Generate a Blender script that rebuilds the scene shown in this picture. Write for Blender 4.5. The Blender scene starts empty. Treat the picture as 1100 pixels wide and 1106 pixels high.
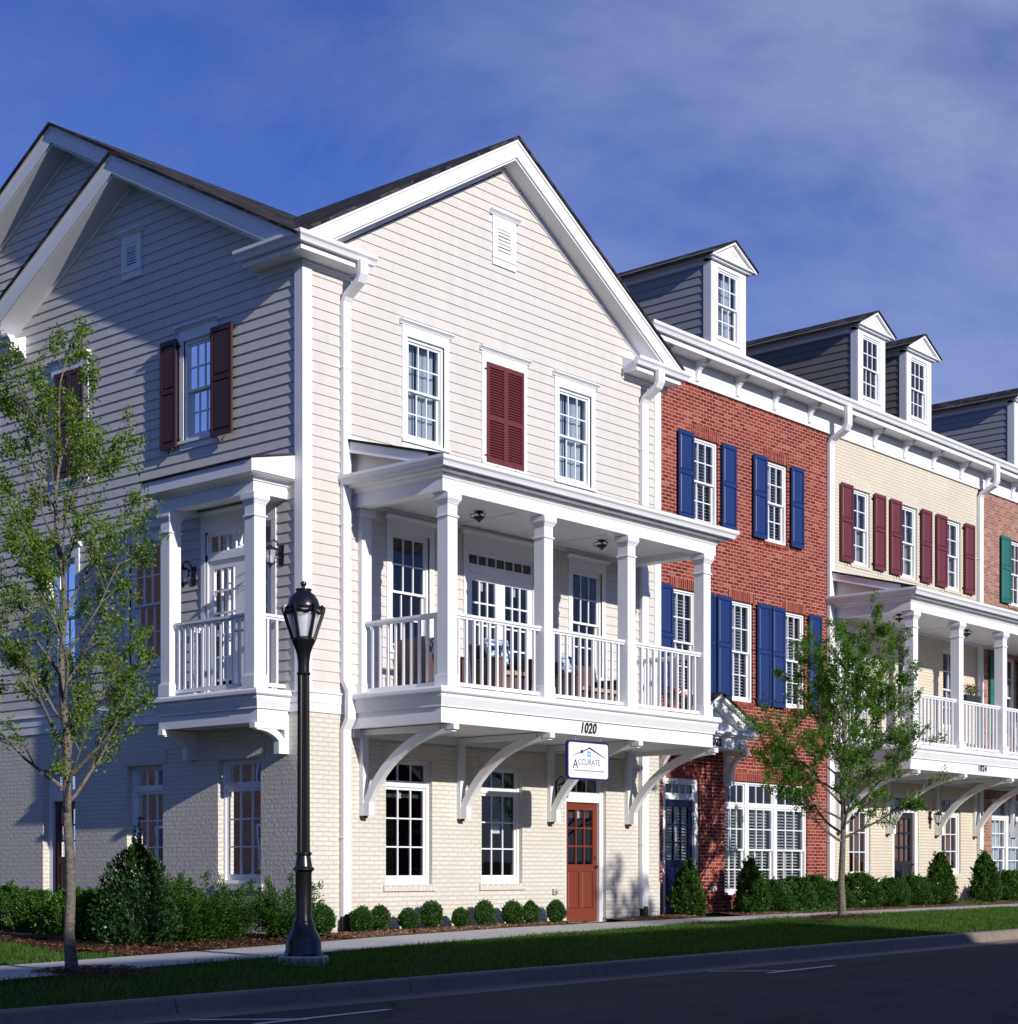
import bpy, bmesh, math, random
import numpy as np
from mathutils import Vector, Matrix
random.seed(7); RNG = np.random.default_rng(7)
scene = bpy.context.scene
COL = scene.collection
R = math.radians

# ------------------------------------------------------------------ materials
def newmat(name):
    m = bpy.data.materials.new(name); m.use_nodes = True
    nt = m.node_tree; b = nt.nodes['Principled BSDF']
    return m, nt, b
def N(nt, t, **k):
    n = nt.nodes.new(t)
    for a, v in k.items():
        if a in n.inputs: n.inputs[a].default_value = v
        else: setattr(n, a, v)
    return n
def ramp(nt, fac, stops):
    r = nt.nodes.new('ShaderNodeValToRGB'); el = r.color_ramp.elements
    while len(el) < len(stops): el.new(0.5)
    for e, (p, c) in zip(el, stops): e.position = p; e.color = (*c, 1)
    nt.links.new(fac, r.inputs[0]); return r
def paint(name, col, rough=.5, var=.06, bump=.0, bscale=40, spec=.4, nscale=1.3, dirt=0, streak=False):
    m, nt, b = newmat(name)
    tc = N(nt, 'ShaderNodeNewGeometry')
    n1 = N(nt, 'ShaderNodeTexNoise', Scale=nscale, Detail=6, Roughness=.65)
    mp = N(nt, 'ShaderNodeMapping'); nt.links.new(tc.outputs['Position'], mp.inputs[0])
    if streak: mp.inputs['Scale'].default_value = (4, 4, .7)
    nt.links.new(mp.outputs[0], n1.inputs['Vector'])
    c = np.array(col)
    r = ramp(nt, n1.outputs[0], [(.28, tuple(c*(1-var))), (.72, tuple(np.minimum(1, c*(1+var))))])
    nt.links.new(r.outputs[0], b.inputs['Base Color'])
    b.inputs['Roughness'].default_value = rough
    b.inputs['Specular IOR Level'].default_value = spec
    if bump:
        n2 = N(nt, 'ShaderNodeTexNoise', Scale=bscale, Detail=5, Roughness=.6)
        nt.links.new(tc.outputs['Position'], n2.inputs['Vector'])
        bp = N(nt, 'ShaderNodeBump', Strength=bump, Distance=.01)
        nt.links.new(n2.outputs[0], bp.inputs['Height']); nt.links.new(bp.outputs[0], b.inputs['Normal'])
    return m
def brick(name, c1, c2, mortar, bumpd=.006, painted=False, rough=.85, swap=False, var=None):
    m, nt, b = newmat(name)
    uv = N(nt, 'ShaderNodeTexCoord')
    src = uv.outputs['UV']
    # wobble of the coursing so that the joints are not ruler-straight
    wn = N(nt, 'ShaderNodeTexNoise', Scale=6.0, Detail=2); nt.links.new(src, wn.inputs['Vector'])
    ws = N(nt, 'ShaderNodeVectorMath', operation='SCALE'); ws.inputs['Scale'].default_value = .012 if painted else .006
    nt.links.new(wn.outputs['Color'], ws.inputs[0])
    wa = N(nt, 'ShaderNodeVectorMath', operation='ADD'); nt.links.new(src, wa.inputs[0]); nt.links.new(ws.outputs[0], wa.inputs[1])
    src = wa.outputs[0]
    if swap:
        mp = N(nt, 'ShaderNodeMapping'); mp.inputs['Rotation'].default_value = (0, 0, R(90))
        nt.links.new(src, mp.inputs[0]); src = mp.outputs[0]
    bt = N(nt, 'ShaderNodeTexBrick', Scale=1.0)
    bt.inputs['Brick Width'].default_value = .215 if not swap else .5
    bt.inputs['Row Height'].default_value = .072
    bt.inputs['Mortar Size'].default_value = .0075 if not painted else .007
    bt.inputs['Mortar Smooth'].default_value = .25
    bt.inputs['Bias'].default_value = 0
    bt.inputs['Color1'].default_value = (0, 0, 0, 1); bt.inputs['Color2'].default_value = (1, 1, 1, 1); bt.inputs['Mortar'].default_value = (.5, .5, .5, 1)
    nt.links.new(src, bt.inputs['Vector'])
    stops = var or [(0, c1), (1, c2)]
    cr = ramp(nt, bt.outputs['Color'], stops)
    nz = N(nt, 'ShaderNodeTexNoise', Scale=25.0, Detail=5); nt.links.new(src, nz.inputs['Vector'])
    mx0 = N(nt, 'ShaderNodeMix', data_type='RGBA', blend_type='MULTIPLY'); mx0.inputs[0].default_value = .12 if painted else .6
    r2 = ramp(nt, nz.outputs[0], [(.25, (.55, .55, .55)), (.75, (1.15, 1.15, 1.15))])
    nt.links.new(cr.outputs[0], mx0.inputs[6]); nt.links.new(r2.outputs[0], mx0.inputs[7])
    big = N(nt, 'ShaderNodeTexNoise', Scale=.7, Detail=5); nt.links.new(src, big.inputs['Vector'])
    r3 = ramp(nt, big.outputs[0], [(.3, (.80, .79, .78) if not painted else (.90, .89, .87)), (.7, (1.12, 1.12, 1.12) if not painted else (1.05, 1.05, 1.05))])
    mx1 = N(nt, 'ShaderNodeMix', data_type='RGBA', blend_type='MULTIPLY'); mx1.inputs[0].default_value = .7
    nt.links.new(mx0.outputs[2], mx1.inputs[6]); nt.links.new(r3.outputs[0], mx1.inputs[7])
    mx = N(nt, 'ShaderNodeMix', data_type='RGBA')
    nt.links.new(bt.outputs['Fac'], mx.inputs[0]); nt.links.new(mx1.outputs[2], mx.inputs[6]); mx.inputs[7].default_value = (*mortar, 1)
    nt.links.new(mx.outputs[2], b.inputs['Base Color'])
    b.inputs['Roughness'].default_value = rough; b.inputs['Specular IOR Level'].default_value = .35 if painted else .2
    # height: bricks proud, every brick a little different, rough face
    inv = N(nt, 'ShaderNodeMath', operation='SUBTRACT'); inv.inputs[0].default_value = 1; nt.links.new(bt.outputs['Fac'], inv.inputs[1]); inv2 = N(nt, 'ShaderNodeMath', operation='MULTIPLY'); inv2.inputs[1].default_value = 2.0 if painted else 1.0; nt.links.new(inv.outputs[0], inv2.inputs[0]); inv = inv2
    sep = N(nt, 'ShaderNodeSeparateColor'); nt.links.new(bt.outputs['Color'], sep.inputs[0])
    a1 = N(nt, 'ShaderNodeMath', operation='MULTIPLY_ADD'); nt.links.new(sep.outputs[0], a1.inputs[0]); a1.inputs[1].default_value = .9 if painted else .45; nt.links.new(inv.outputs[0], a1.inputs[2])
    n3 = N(nt, 'ShaderNodeTexNoise', Scale=17.0, Detail=6, Roughness=.6); nt.links.new(src, n3.inputs['Vector'])
    a2 = N(nt, 'ShaderNodeMath', operation='MULTIPLY_ADD'); nt.links.new(n3.outputs[0], a2.inputs[0]); a2.inputs[1].default_value = .9 if painted else .8; nt.links.new(a1.outputs[0], a2.inputs[2])
    bp = N(nt, 'ShaderNodeBump', Strength=1.0, Distance=bumpd)
    nt.links.new(a2.outputs[0], bp.inputs['Height']); nt.links.new(bp.outputs[0], b.inputs['Normal'])
    return m
M = {}
M['white'] = paint('white_paint', (.77, .78, .80), .46, .045, .04, 60, .4, 2.0)
M['trim'] = paint('white_trim_board', (.77, .78, .80), .5, .05, .03, 50, .35, 2.0)
M['siding'] = paint('cream_siding', (.60, .572, .535), .6, .05, .08, 90, .3, 1.2, streak=True)
M['caulk'] = paint('caulk', (.46, .44, .43), .6, .05)
M['dsiding'] = paint('grey_siding', (.31, .31, .325), .6, .06, .08, 90, .3)
M['tsiding'] = paint('taupe_siding', (.18, .168, .16), .6, .06, .08, 90, .3)
M['maroon'] = paint('maroon_paint', (.130, .026, .032), .45, .08, .03, 60)
M['brown'] = paint('brown_red_paint', (.068, .024, .018), .45, .08, .03, 60)
M['blue'] = paint('blue_paint', (.011, .032, .130), .42, .06, .03, 60)
M['green'] = paint('green_paint', (.02, .14, .11), .45, .08, .03, 60)
M['reddoor'] = paint('russet_door_paint', (.17, .036, .017), .4, .05)
M['navy'] = paint('navy_door_paint', (.007, .009, .06), .3, .05)
M['darkdoor'] = paint('charcoal_door_paint', (.022, .02, .024), .35, .05)
M['browndoor'] = paint('brown_door_paint', (.13, .035, .02), .4, .08)
M['black'] = paint('black_cast_metal', (.008, .008, .010), .28, .1, .05, 30, .6)
M['iron'] = paint('black_iron', (.012, .012, .013), .5, .1)
M['darkmetal'] = paint('bronze_metal', (.03, .025, .02), .4, .1)
M['steel'] = paint('steel', (.45, .45, .46), .35, .05)
M['ceiling'] = paint('porch_ceiling_paint', (.74, .74, .76), .6, .02)
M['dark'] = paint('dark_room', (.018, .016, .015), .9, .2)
M['rubber'] = paint('black_plastic', (.012, .012, .013), .5, .1)
M['curtain'] = paint('pale_curtain', (.55, .60, .66), .8, .05)
M['reflectcurtain'] = paint('brick_reflection_curtain', (.26, .11, .05), .8, .1)  # brick reflection in the panes is put into this curtain colour
M['blind'] = paint('white_blind', (.62, .63, .62), .6, .03)
M['wicker'] = paint('brown_wicker', (.10, .05, .035), .6, .35, .5, 160)
M['cushion'] = paint('tan_cushion', (.38, .27, .17), .8, .06, .1, 90)
M['paper'] = paint('white_paper', (.75, .78, .80), .7, .03)
M['redflower'] = paint('red_petal', (.45, .02, .02), .6, .2)
M['orangeflower'] = paint('orange_petal', (.45, .16, .06), .6, .3)
M['terracotta'] = paint('terracotta', (.28, .09, .05), .8, .1)
M['ledgold'] = paint('dark_planter', (.03, .03, .03), .6, .1)
M['concrete'] = None
M['cbrick'] = brick('cream_painted_brick', (.65, .618, .555), (.69, .66, .595), (.60, .57, .51), .010, True, .6)
M['cbrick_s'] = brick('cream_painted_brick_upright', (.65, .618, .555), (.69, .66, .595), (.59, .56, .50), .010, True, .6, swap=True)
M['cbrick2'] = brick('yellow_cream_painted_brick', (.66, .60, .48), (.70, .64, .52), (.60, .54, .43), .006, True, .6)
M['cbrick2_s'] = brick('yellow_cream_painted_brick_upright', (.66, .60, .48), (.70, .64, .52), (.59, .53, .42), .006, True, .6, swap=True)
rv = [(0, (.15, .019, .017)), (.4, (.22, .030, .022)), (.85, (.29, .052, .032)), (1, (.37, .13, .08))]
M['rbrick'] = brick('red_brick', None, None, (.50, .30, .24), .006, False, .88, var=rv)
M['rbrick_s'] = brick('red_brick_upright', None, None, (.40, .22, .17), .006, False, .88, True, var=rv)
ov_ = [(0, (.30, .11, .05)), (1, (.55, .24, .11))]
M['obrick'] = brick('sunlit_orange_brick', None, None, (.5, .35, .25), .006, False, .88, var=ov_)  # orange brick, colour brightened to stand in for sun this wall misses
pv = [(0, (.25, .12, .09)), (.5, (.36, .17, .12)), (1, (.46, .26, .19))]
M['pbrick'] = brick('rose_brick', None, None, (.42, .32, .27), .006, False, .88, var=pv)
M['pbrick_s'] = brick('rose_brick_upright', None, None, (.40, .30, .25), .006, False, .88, True, var=pv)

def shingle_mat():
    m, nt, b = newmat('asphalt_shingles')
    g = N(nt, 'ShaderNodeTexCoord')
    bt = N(nt, 'ShaderNodeTexBrick', Scale=1.0); bt.inputs['Brick Width'].default_value = .3; bt.inputs['Row Height'].default_value = .14
    bt.inputs['Mortar Size'].default_value = .006; bt.inputs['Color1'].default_value = (0, 0, 0, 1); bt.inputs['Color2'].default_value = (1, 1, 1, 1); bt.inputs['Mortar'].default_value = (.2, .2, .2, 1)
    nt.links.new(g.outputs['UV'], bt.inputs['Vector'])
    cr = ramp(nt, bt.outputs['Color'], [(0, (.009, .009, .010)), (.5, (.026, .024, .026)), (1, (.075, .064, .062))])
    n = N(nt, 'ShaderNodeTexNoise', Scale=120.0, Detail=3); nt.links.new(g.outputs['Object'], n.inputs['Vector'])
    mx = N(nt, 'ShaderNodeMix', data_type='RGBA', blend_type='MULTIPLY'); mx.inputs[0].default_value = .7
    r = ramp(nt, n.outputs[0], [(.3, (.5, .5, .5)), (.7, (1.4, 1.4, 1.4))])
    nt.links.new(cr.outputs[0], mx.inputs[6]); nt.links.new(r.outputs[0], mx.inputs[7]); nt.links.new(mx.outputs[2], b.inputs['Base Color'])
    b.inputs['Roughness'].default_value = .9; b.inputs['Specular IOR Level'].default_value = .2
    bp = N(nt, 'ShaderNodeBump', Strength=1, Distance=.012); nt.links.new(bt.outputs['Color'], bp.inputs['Height']); nt.links.new(bp.outputs[0], b.inputs['Normal'])
    return m
M['shingle'] = shingle_mat()
def glass_mat(name, tint=(.9, .95, 1.0), boost=.0):
    m, nt, b = newmat(name); nt.nodes.remove(b)
    out = nt.nodes['Material Output']
    tr = N(nt, 'ShaderNodeBsdfTransparent'); tr.inputs[0].default_value = (*[t*.82 for t in tint], 1)
    gl = N(nt, 'ShaderNodeBsdfGlossy'); gl.inputs['Roughness'].default_value = .015; gl.inputs[0].default_value = (1, 1, 1, 1)
    fr = N(nt, 'ShaderNodeFresnel', IOR=1.5)
    ad = N(nt, 'ShaderNodeMath', operation='MULTIPLY_ADD'); ad.inputs[1].default_value = 1.35; ad.inputs[2].default_value = boost
    nt.links.new(fr.outputs[0], ad.inputs[0])
    g = N(nt, 'ShaderNodeNewGeometry'); n = N(nt, 'ShaderNodeTexNoise', Scale=2.2, Detail=1); nt.links.new(g.outputs['Position'], n.inputs['Vector'])
    bp = N(nt, 'ShaderNodeBump', Strength=.05, Distance=.01); nt.links.new(n.outputs[0], bp.inputs['Height']); nt.links.new(bp.outputs[0], gl.inputs['Normal'])
    mx = N(nt, 'ShaderNodeMixShader'); nt.links.new(ad.outputs[0], mx.inputs[0]); nt.links.new(tr.outputs[0], mx.inputs[1]); nt.links.new(gl.outputs[0], mx.inputs[2])
    nt.links.new(mx.outputs[0], out.inputs[0]); return m
M['glass'] = glass_mat('window_glass')
def frosted():
    m, nt, b = newmat('lamp_glass'); out = nt.nodes['Material Output']; b.inputs['Base Color'].default_value = (.72, .75, .80, 1); b.inputs['Roughness'].default_value = .12
    tr = N(nt, 'ShaderNodeBsdfTransparent'); tr.inputs[0].default_value = (.95, .96, 1, 1); mx = N(nt, 'ShaderNodeMixShader'); mx.inputs[0].default_value = .42
    nt.links.new(tr.outputs[0], mx.inputs[1]); nt.links.new(b.outputs[0], mx.inputs[2]); nt.links.new(mx.outputs[0], out.inputs[0]); return m
M['lampglass'] = frosted()
def leaf_mat(name, c0, c1, c2, rough=.4, trans=.35, spec=.4):
    m, nt, b = newmat(name)
    oi = N(nt, 'ShaderNodeNewGeometry')
    cr = ramp(nt, oi.outputs['Random Per Island'], [(0, c0), (.5, c1), (1, c2)])
    nt.links.new(cr.outputs[0], b.inputs['Base Color']); b.inputs['Roughness'].default_value = rough
    b.inputs['Specular IOR Level'].default_value = spec
    tl = N(nt, 'ShaderNodeBsdfTranslucent'); 
    mxc = N(nt, 'ShaderNodeMix', data_type='RGBA', blend_type='MULTIPLY'); mxc.inputs[0].default_value = 1; mxc.inputs[7].default_value = (1.6, 1.7, .6, 1)
    nt.links.new(cr.outputs[0], mxc.inputs[6]); nt.links.new(mxc.outputs[2], tl.inputs[0])
    mx = N(nt, 'ShaderNodeMixShader'); mx.inputs[0].default_value = trans
    out = nt.nodes['Material Output']; nt.links.new(b.outputs[0], mx.inputs[1]); nt.links.new(tl.outputs[0], mx.inputs[2]); nt.links.new(mx.outputs[0], out.inputs[0])
    return m
M['leaf1'] = leaf_mat('young_leaf', (.06, .12, .010), (.12, .21, .02), (.22, .32, .04), .5, .35, .25)
M['leaf2'] = leaf_mat('tree_leaf', (.045, .11, .015), (.09, .20, .025), (.17, .30, .045), .5, .42, .25)
M['boxleaf'] = leaf_mat('boxwood_leaf', (.022, .060, .014), (.042, .11, .02), (.085, .17, .03), .55, .2, .2)
M['holly'] = leaf_mat('holly_leaf', (.012, .036, .012), (.022, .062, .017), (.05, .11, .028), .35, .12, .4)
M['yew'] = leaf_mat('yew_leaf', (.02, .055, .012), (.035, .095, .016), (.075, .16, .025), .6, .25, .15)
M['cherry'] = leaf_mat('laurel_leaf', (.03, .08, .015), (.055, .13, .02), (.11, .21, .035), .5, .25, .25)
def patchy(m):
    nt = m.node_tree; b = nt.nodes['Principled BSDF']; src = b.inputs['Base Color'].links[0].from_socket
    g = N(nt, 'ShaderNodeNewGeometry'); n = N(nt, 'ShaderNodeTexNoise', Scale=.9, Detail=5, Roughness=.65); nt.links.new(g.outputs['Position'], n.inputs['Vector'])
    r = ramp(nt, n.outputs[0], [(.3, (.62, .74, .6)), (.5, (1, 1, 1)), (.72, (1.6, 1.3, 1.15))]); mx = N(nt, 'ShaderNodeMix', data_type='RGBA', blend_type='MULTIPLY'); mx.inputs[0].default_value = 1
    nt.links.new(src, mx.inputs[6]); nt.links.new(r.outputs[0], mx.inputs[7]); nt.links.new(mx.outputs[2], b.inputs['Base Color']); return m
M['grassblade'] = leaf_mat('grass_blade', (.032, .078, .015), (.065, .135, .026), (.13, .22, .045), .6, .35, .15)
patchy(M['grassblade'])
def ground_mat(name, c1, c2, scale, rough=.9, bump=.4, bs=60, dist=.01, big=None, spec=.2):
    m, nt, b = newmat(name)
    g = N(nt, 'ShaderNodeNewGeometry')
    n = N(nt, 'ShaderNodeTexNoise', Scale=scale, Detail=8, Roughness=.7); nt.links.new(g.outputs['Position'], n.inputs['Vector'])
    cr = ramp(nt, n.outputs[0], [(.3, c1), (.7, c2)])
    o = cr.outputs[0]
    n4 = N(nt, 'ShaderNodeTexNoise', Scale=.35, Detail=6, Roughness=.6); nt.links.new(g.outputs['Position'], n4.inputs['Vector'])
    r4 = ramp(nt, n4.outputs[0], [(.3, (.8, .8, .8)), (.7, (1.12, 1.12, 1.12))])
    mx = N(nt, 'ShaderNodeMix', data_type='RGBA', blend_type='MULTIPLY'); mx.inputs[0].default_value = .9
    nt.links.new(o, mx.inputs[6]); nt.links.new(r4.outputs[0], mx.inputs[7]); o = mx.outputs[2]
    nt.links.new(o, b.inputs['Base Color']); b.inputs['Roughness'].default_value = rough; b.inputs['Specular IOR Level'].default_value = spec
    n2 = N(nt, 'ShaderNodeTexNoise', Scale=bs, Detail=6, Roughness=.7); nt.links.new(g.outputs['Position'], n2.inputs['Vector'])
    bp = N(nt, 'ShaderNodeBump', Strength=bump, Distance=dist); nt.links.new(n2.outputs[0], bp.inputs['Height']); nt.links.new(bp.outputs[0], b.inputs['Normal'])
    return m
M['concrete'] = ground_mat('sidewalk_concrete', (.44, .43, .41), (.54, .53, .51), 8, .85, .3, 120, .004)
M['kerbc'] = ground_mat('kerb_concrete', (.19, .155, .125), (.27, .225, .185), 12, .9, .5, 80, .006)
M['asphalt'] = ground_mat('asphalt', (.024, .025, .030), (.060, .062, .070), 140, .85, 1.0, 220, .012, spec=.3)
M['soil'] = ground_mat('turf_soil', (.02, .035, .010), (.035, .055, .015), 20, .95, .6, 60)
M['mulchbase'] = ground_mat('mulch_bed', (.03, .016, .010), (.085, .04, .022), 40, .95, 1, 70, .03)
M['mulchbase2'] = ground_mat('tan_mulch_bed', (.10, .055, .03), (.24, .14, .08), 40, .95, 1, 70, .03)
M['linepaint'] = ground_mat('road_paint', (.50, .50, .49), (.66, .66, .65), 30, .7, .4, 200, .003)
M['chip'] = leaf_mat('mulch_chip', (.07, .025, .012), (.14, .055, .025), (.26, .13, .07), .85, .0, .2)
M['chip2'] = leaf_mat('tan_mulch_chip', (.14, .07, .035), (.26, .15, .085), (.40, .27, .17), .85, .0, .2)
def road_wear(m):
    nt = m.node_tree; b = nt.nodes['Principled BSDF']; src = b.inputs['Base Color'].links[0].from_socket
    g = N(nt, 'ShaderNodeNewGeometry'); w = N(nt, 'ShaderNodeTexNoise', Scale=1.5, Detail=6); nt.links.new(g.outputs['Position'], w.inputs['Vector'])
    wm = N(nt, 'ShaderNodeMix', data_type='VECTOR'); wm.inputs[0].default_value = .35; nt.links.new(g.outputs['Position'], wm.inputs[4]); nt.links.new(w.outputs['Color'], wm.inputs[5])
    v = N(nt, 'ShaderNodeTexVoronoi', feature='DISTANCE_TO_EDGE', Scale=.38); nt.links.new(wm.outputs[1], v.inputs['Vector'])
    cr = ramp(nt, v.outputs['Distance'], [(.0, (.35, .35, .35)), (.006, (.5, .5, .5)), (.012, (1, 1, 1))])
    s_ = N(nt, 'ShaderNodeTexNoise', Scale=.55, Detail=7, Roughness=.7); nt.links.new(g.outputs['Position'], s_.inputs['Vector'])
    sr = ramp(nt, s_.outputs[0], [(.30, (.62, .62, .64)), (.5, (1, 1, 1)), (.7, (1.3, 1.28, 1.25))])
    mp = N(nt, 'ShaderNodeMapping'); mp.inputs['Scale'].default_value = (.05, 1.1, 1); nt.links.new(g.outputs['Position'], mp.inputs[0])
    t = N(nt, 'ShaderNodeTexNoise', Scale=1.6, Detail=3); nt.links.new(mp.outputs[0], t.inputs['Vector']); tr = ramp(nt, t.outputs[0], [(.35, (.8, .8, .8)), (.65, (1.25, 1.25, 1.25))])
    for x in (cr, sr, tr):
        mx = N(nt, 'ShaderNodeMix', data_type='RGBA', blend_type='MULTIPLY'); mx.inputs[0].default_value = .9; nt.links.new(src, mx.inputs[6]); nt.links.new(x.outputs[0], mx.inputs[7]); src = mx.outputs[2]
    nt.links.new(src, b.inputs['Base Color'])
road_wear(M['asphalt'])
def bark_mat():
    m, nt, b = newmat('grey_bark')
    g = N(nt, 'ShaderNodeNewGeometry'); mp = N(nt, 'ShaderNodeMapping'); mp.inputs['Scale'].default_value = (6, 6, 16); nt.links.new(g.outputs['Position'], mp.inputs[0])
    n = N(nt, 'ShaderNodeTexNoise', Scale=2.2, Detail=7, Roughness=.7); nt.links.new(mp.outputs[0], n.inputs['Vector'])
    cr = ramp(nt, n.outputs[0], [(.3, (.055, .046, .038)), (.5, (.135, .115, .095)), (.72, (.26, .23, .195))]); nt.links.new(cr.outputs[0], b.inputs['Base Color'])
    b.inputs['Roughness'].default_value = .9
    bp = N(nt, 'ShaderNodeBump', Strength=.8, Distance=.012); nt.links.new(n.outputs[0], bp.inputs['Height']); nt.links.new(bp.outputs[0], b.inputs['Normal'])
    return m
M['bark'] = bark_mat()
def pillow_mat():
    m, nt, b = newmat('aqua_print_fabric')
    g = N(nt, 'ShaderNodeNewGeometry'); v = N(nt, 'ShaderNodeTexVoronoi', Scale=14.0); nt.links.new(g.outputs['Position'], v.inputs['Vector'])
    cr = ramp(nt, v.outputs['Distance'], [(.25, (.03, .35, .42)), (.4, (.70, .78, .80)), (.6, (.05, .10, .30))]); nt.links.new(cr.outputs[0], b.inputs['Base Color']); b.inputs['Roughness'].default_value = .85
    return m
M['pillow'] = pillow_mat()
M['signface'] = paint('sign_face', (.80, .81, .84), .35, .01)
M['signnavy'] = paint('sign_navy', (.012, .012, .13), .35, .02)
M['signgrey'] = paint('sign_grey', (.22, .22, .28), .5, .02)
M['signlight'] = paint('sign_pale_blue', (.50, .60, .78), .5, .02)
M['signfaint'] = paint('sign_pale_grey', (.48, .48, .52), .5, .02)
M['signcyan'] = paint('sign_cyan', (.12, .42, .85), .5, .02)
M['bulb'] = paint('frosted_lens', (.75, .78, .82), .3, .05)

# ------------------------------------------------------------------ mesh builder
class Fr:
    def __init__(s, k, p): s.k = k; s.p = p
    def __call__(s, u, d, z): return (u, s.p-d, z) if s.k == 'F' else (s.p-d, u, z)
class MB:
    def __init__(s, fr=None): s.v = []; s.f = []; s.mi = []; s.mats = []; s.fr = fr or (lambda u, d, z: (u, d, z))
    def m(s, name):
        mt = M[name]
        if mt not in s.mats: s.mats.append(mt)
        return s.mats.index(mt)
    def add(s, pts, faces, mat):
        o = len(s.v); s.v += [s.fr(*p) for p in pts]; k = s.m(mat)
        for f in faces: s.f.append([o+i for i in f]); s.mi.append(k)
    def quad(s, pts, mat): s.add(pts, [list(range(len(pts)))], mat)
    def box(s, a0, a1, b0, b1, c0, c1, mat='white'):
        a0, a1 = sorted((a0, a1)); b0, b1 = sorted((b0, b1)); c0, c1 = sorted((c0, c1))
        p = [(a0,b0,c0),(a1,b0,c0),(a1,b1,c0),(a0,b1,c0),(a0,b0,c1),(a1,b0,c1),(a1,b1,c1),(a0,b1,c1)]
        s.add(p, [(3,2,1,0),(4,5,6,7),(0,1,5,4),(1,2,6,5),(2,3,7,6),(3,0,4,7)], mat)
    def prism(s, poly, fn, t0, t1, mat):   # poly of (a,b); fn(a,b,t)->3d
        n = len(poly); p = [fn(a, b, t0) for a, b in poly]+[fn(a, b, t1) for a, b in poly]
        s.add(p, [list(range(n))[::-1], [n+i for i in range(n)]]+[(i, (i+1) % n, n+(i+1) % n, n+i) for i in range(n)], mat)
    def profile_u(s, prof, u0, u1, mat='white'):     # profile of (d,z) run along u
        s.prism(prof, lambda d, z, t: (t, d, z), u0, u1, mat)
    def sweep(s, path, prof, mat='white', closed=False):    # plan path, profile (out,z), mitred corners, outward = right of travel
        n = len(path); rings = []
        for i, (x, y) in enumerate(path):
            dirs = []
            if i > 0: dirs.append(np.array(path[i])-np.array(path[i-1]))
            if i < n-1: dirs.append(np.array(path[i+1])-np.array(path[i]))
            ns = [np.array([d[1], -d[0]])/np.linalg.norm(d) for d in dirs]
            if len(ns) == 2: mvec = (ns[0]+ns[1]); mvec = mvec/(1+ns[0]@ns[1])
            else: mvec = ns[0]
            rings.append([(x+mvec[0]*o, y+mvec[1]*o, z) for o, z in prof])
        k = len(prof); pts = [p for r in rings for p in r]; fs = []
        for i in range(n-1):
            for j in range(k):
                fs.append((i*k+j, i*k+(j+1) % k, (i+1)*k+(j+1) % k, (i+1)*k+j))
        fs.append(list(range(k))[::-1]); fs.append([(n-1)*k+j for j in range(k)])
        s.add(pts, fs, mat)
    def tube(s, path, rad, mat, n=8, cap=True):
        path = [np.array(p, float) for p in path]
        if not hasattr(rad, '__len__'): rad = [rad]*len(path)
        pts = []; fs = []; ref = None
        for i, p in enumerate(path):
            d = path[min(i+1, len(path)-1)]-path[max(i-1, 0)]; d = d/(np.linalg.norm(d)+1e-9)
            if ref is None: ref = np.cross(d, [0, 0, 1]) if abs(d[2]) < .9 else np.cross(d, [1, 0, 0])
            a = ref-d*(ref@d); a /= np.linalg.norm(a)+1e-9; ref = a; b = np.cross(d, a)
            for k in range(n):
                t = 2*math.pi*k/n; pts.append(tuple(p+rad[i]*(a*math.cos(t)+b*math.sin(t))))
        for i in range(len(path)-1):
            for k in range(n): fs.append((i*n+k, i*n+(k+1) % n, (i+1)*n+(k+1) % n, (i+1)*n+k))
        if cap: fs.append(list(range(n))[::-1]); fs.append([(len(path)-1)*n+k for k in range(n)])
        s.add(pts, fs, mat)
    def lathe(s, prof, cx, cy, mat, n=24, flute=0, fd=0):
        pts = []; fs = []
        for r, z in prof:
            for k in range(n):
                t = 2*math.pi*k/n; rr = r*(1-(fd if (flute and k % 2) else 0)); pts.append((cx+rr*math.cos(t), cy+rr*math.sin(t), z))
        for i in range(len(prof)-1):
            for k in range(n): fs.append((i*n+k, i*n+(k+1) % n, (i+1)*n+(k+1) % n, (i+1)*n+k))
        fs.append(list(range(n))[::-1]); fs.append([(len(prof)-1)*n+k for k in range(n)])
        s.add(pts, fs, mat)
    def build(s, name, parent=None, smooth=False, bevel=0, recalc=True):
        v = np.array(s.v, float)
        lo = v.min(0); hi = v.max(0); org = Vector(((lo[0]+hi[0])/2, (lo[1]+hi[1])/2, lo[2]))
        me = bpy.data.meshes.new(name)
        me.from_pydata([tuple(p) for p in s.v], [], s.f); 
        for mt in s.mats: me.materials.append(mt)
        me.polygons.foreach_set('material_index', s.mi)
        if recalc:
            bm = bmesh.new(); bm.from_mesh(me); bmesh.ops.recalc_face_normals(bm, faces=bm.faces); bm.to_mesh(me); bm.free()
        uvl = me.uv_layers.new(name='UVMap')
        for p in me.polygons:
            n = p.normal; a = (abs(n.x), abs(n.y), abs(n.z))
            for li in p.loop_indices:
                c = me.vertices[me.loops[li].vertex_index].co
                if a[0] >= a[1] and a[0] >= a[2]: uv = (c.y, c.z)
                elif a[1] >= a[2]: uv = (c.x, c.z)
                else: uv = (c.x, c.y)
                uvl.data[li].uv = uv
        me.transform(Matrix.Translation(-org))
        if smooth: me.polygons.foreach_set('use_smooth', [True]*len(me.polygons))
        o = bpy.data.objects.new(name, me); COL.objects.link(o)
        if smooth:
            md = o.modifiers.new('edge', 'EDGE_SPLIT'); md.split_angle = R(40)
        if bevel:
            md = o.modifiers.new('bevel', 'BEVEL'); md.width = bevel; md.segments = 1; md.limit_method = 'ANGLE'
        if parent is not None:
            o.parent = parent; o.location = org-world_loc(parent)
        else: o.location = org
        return o
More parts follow.
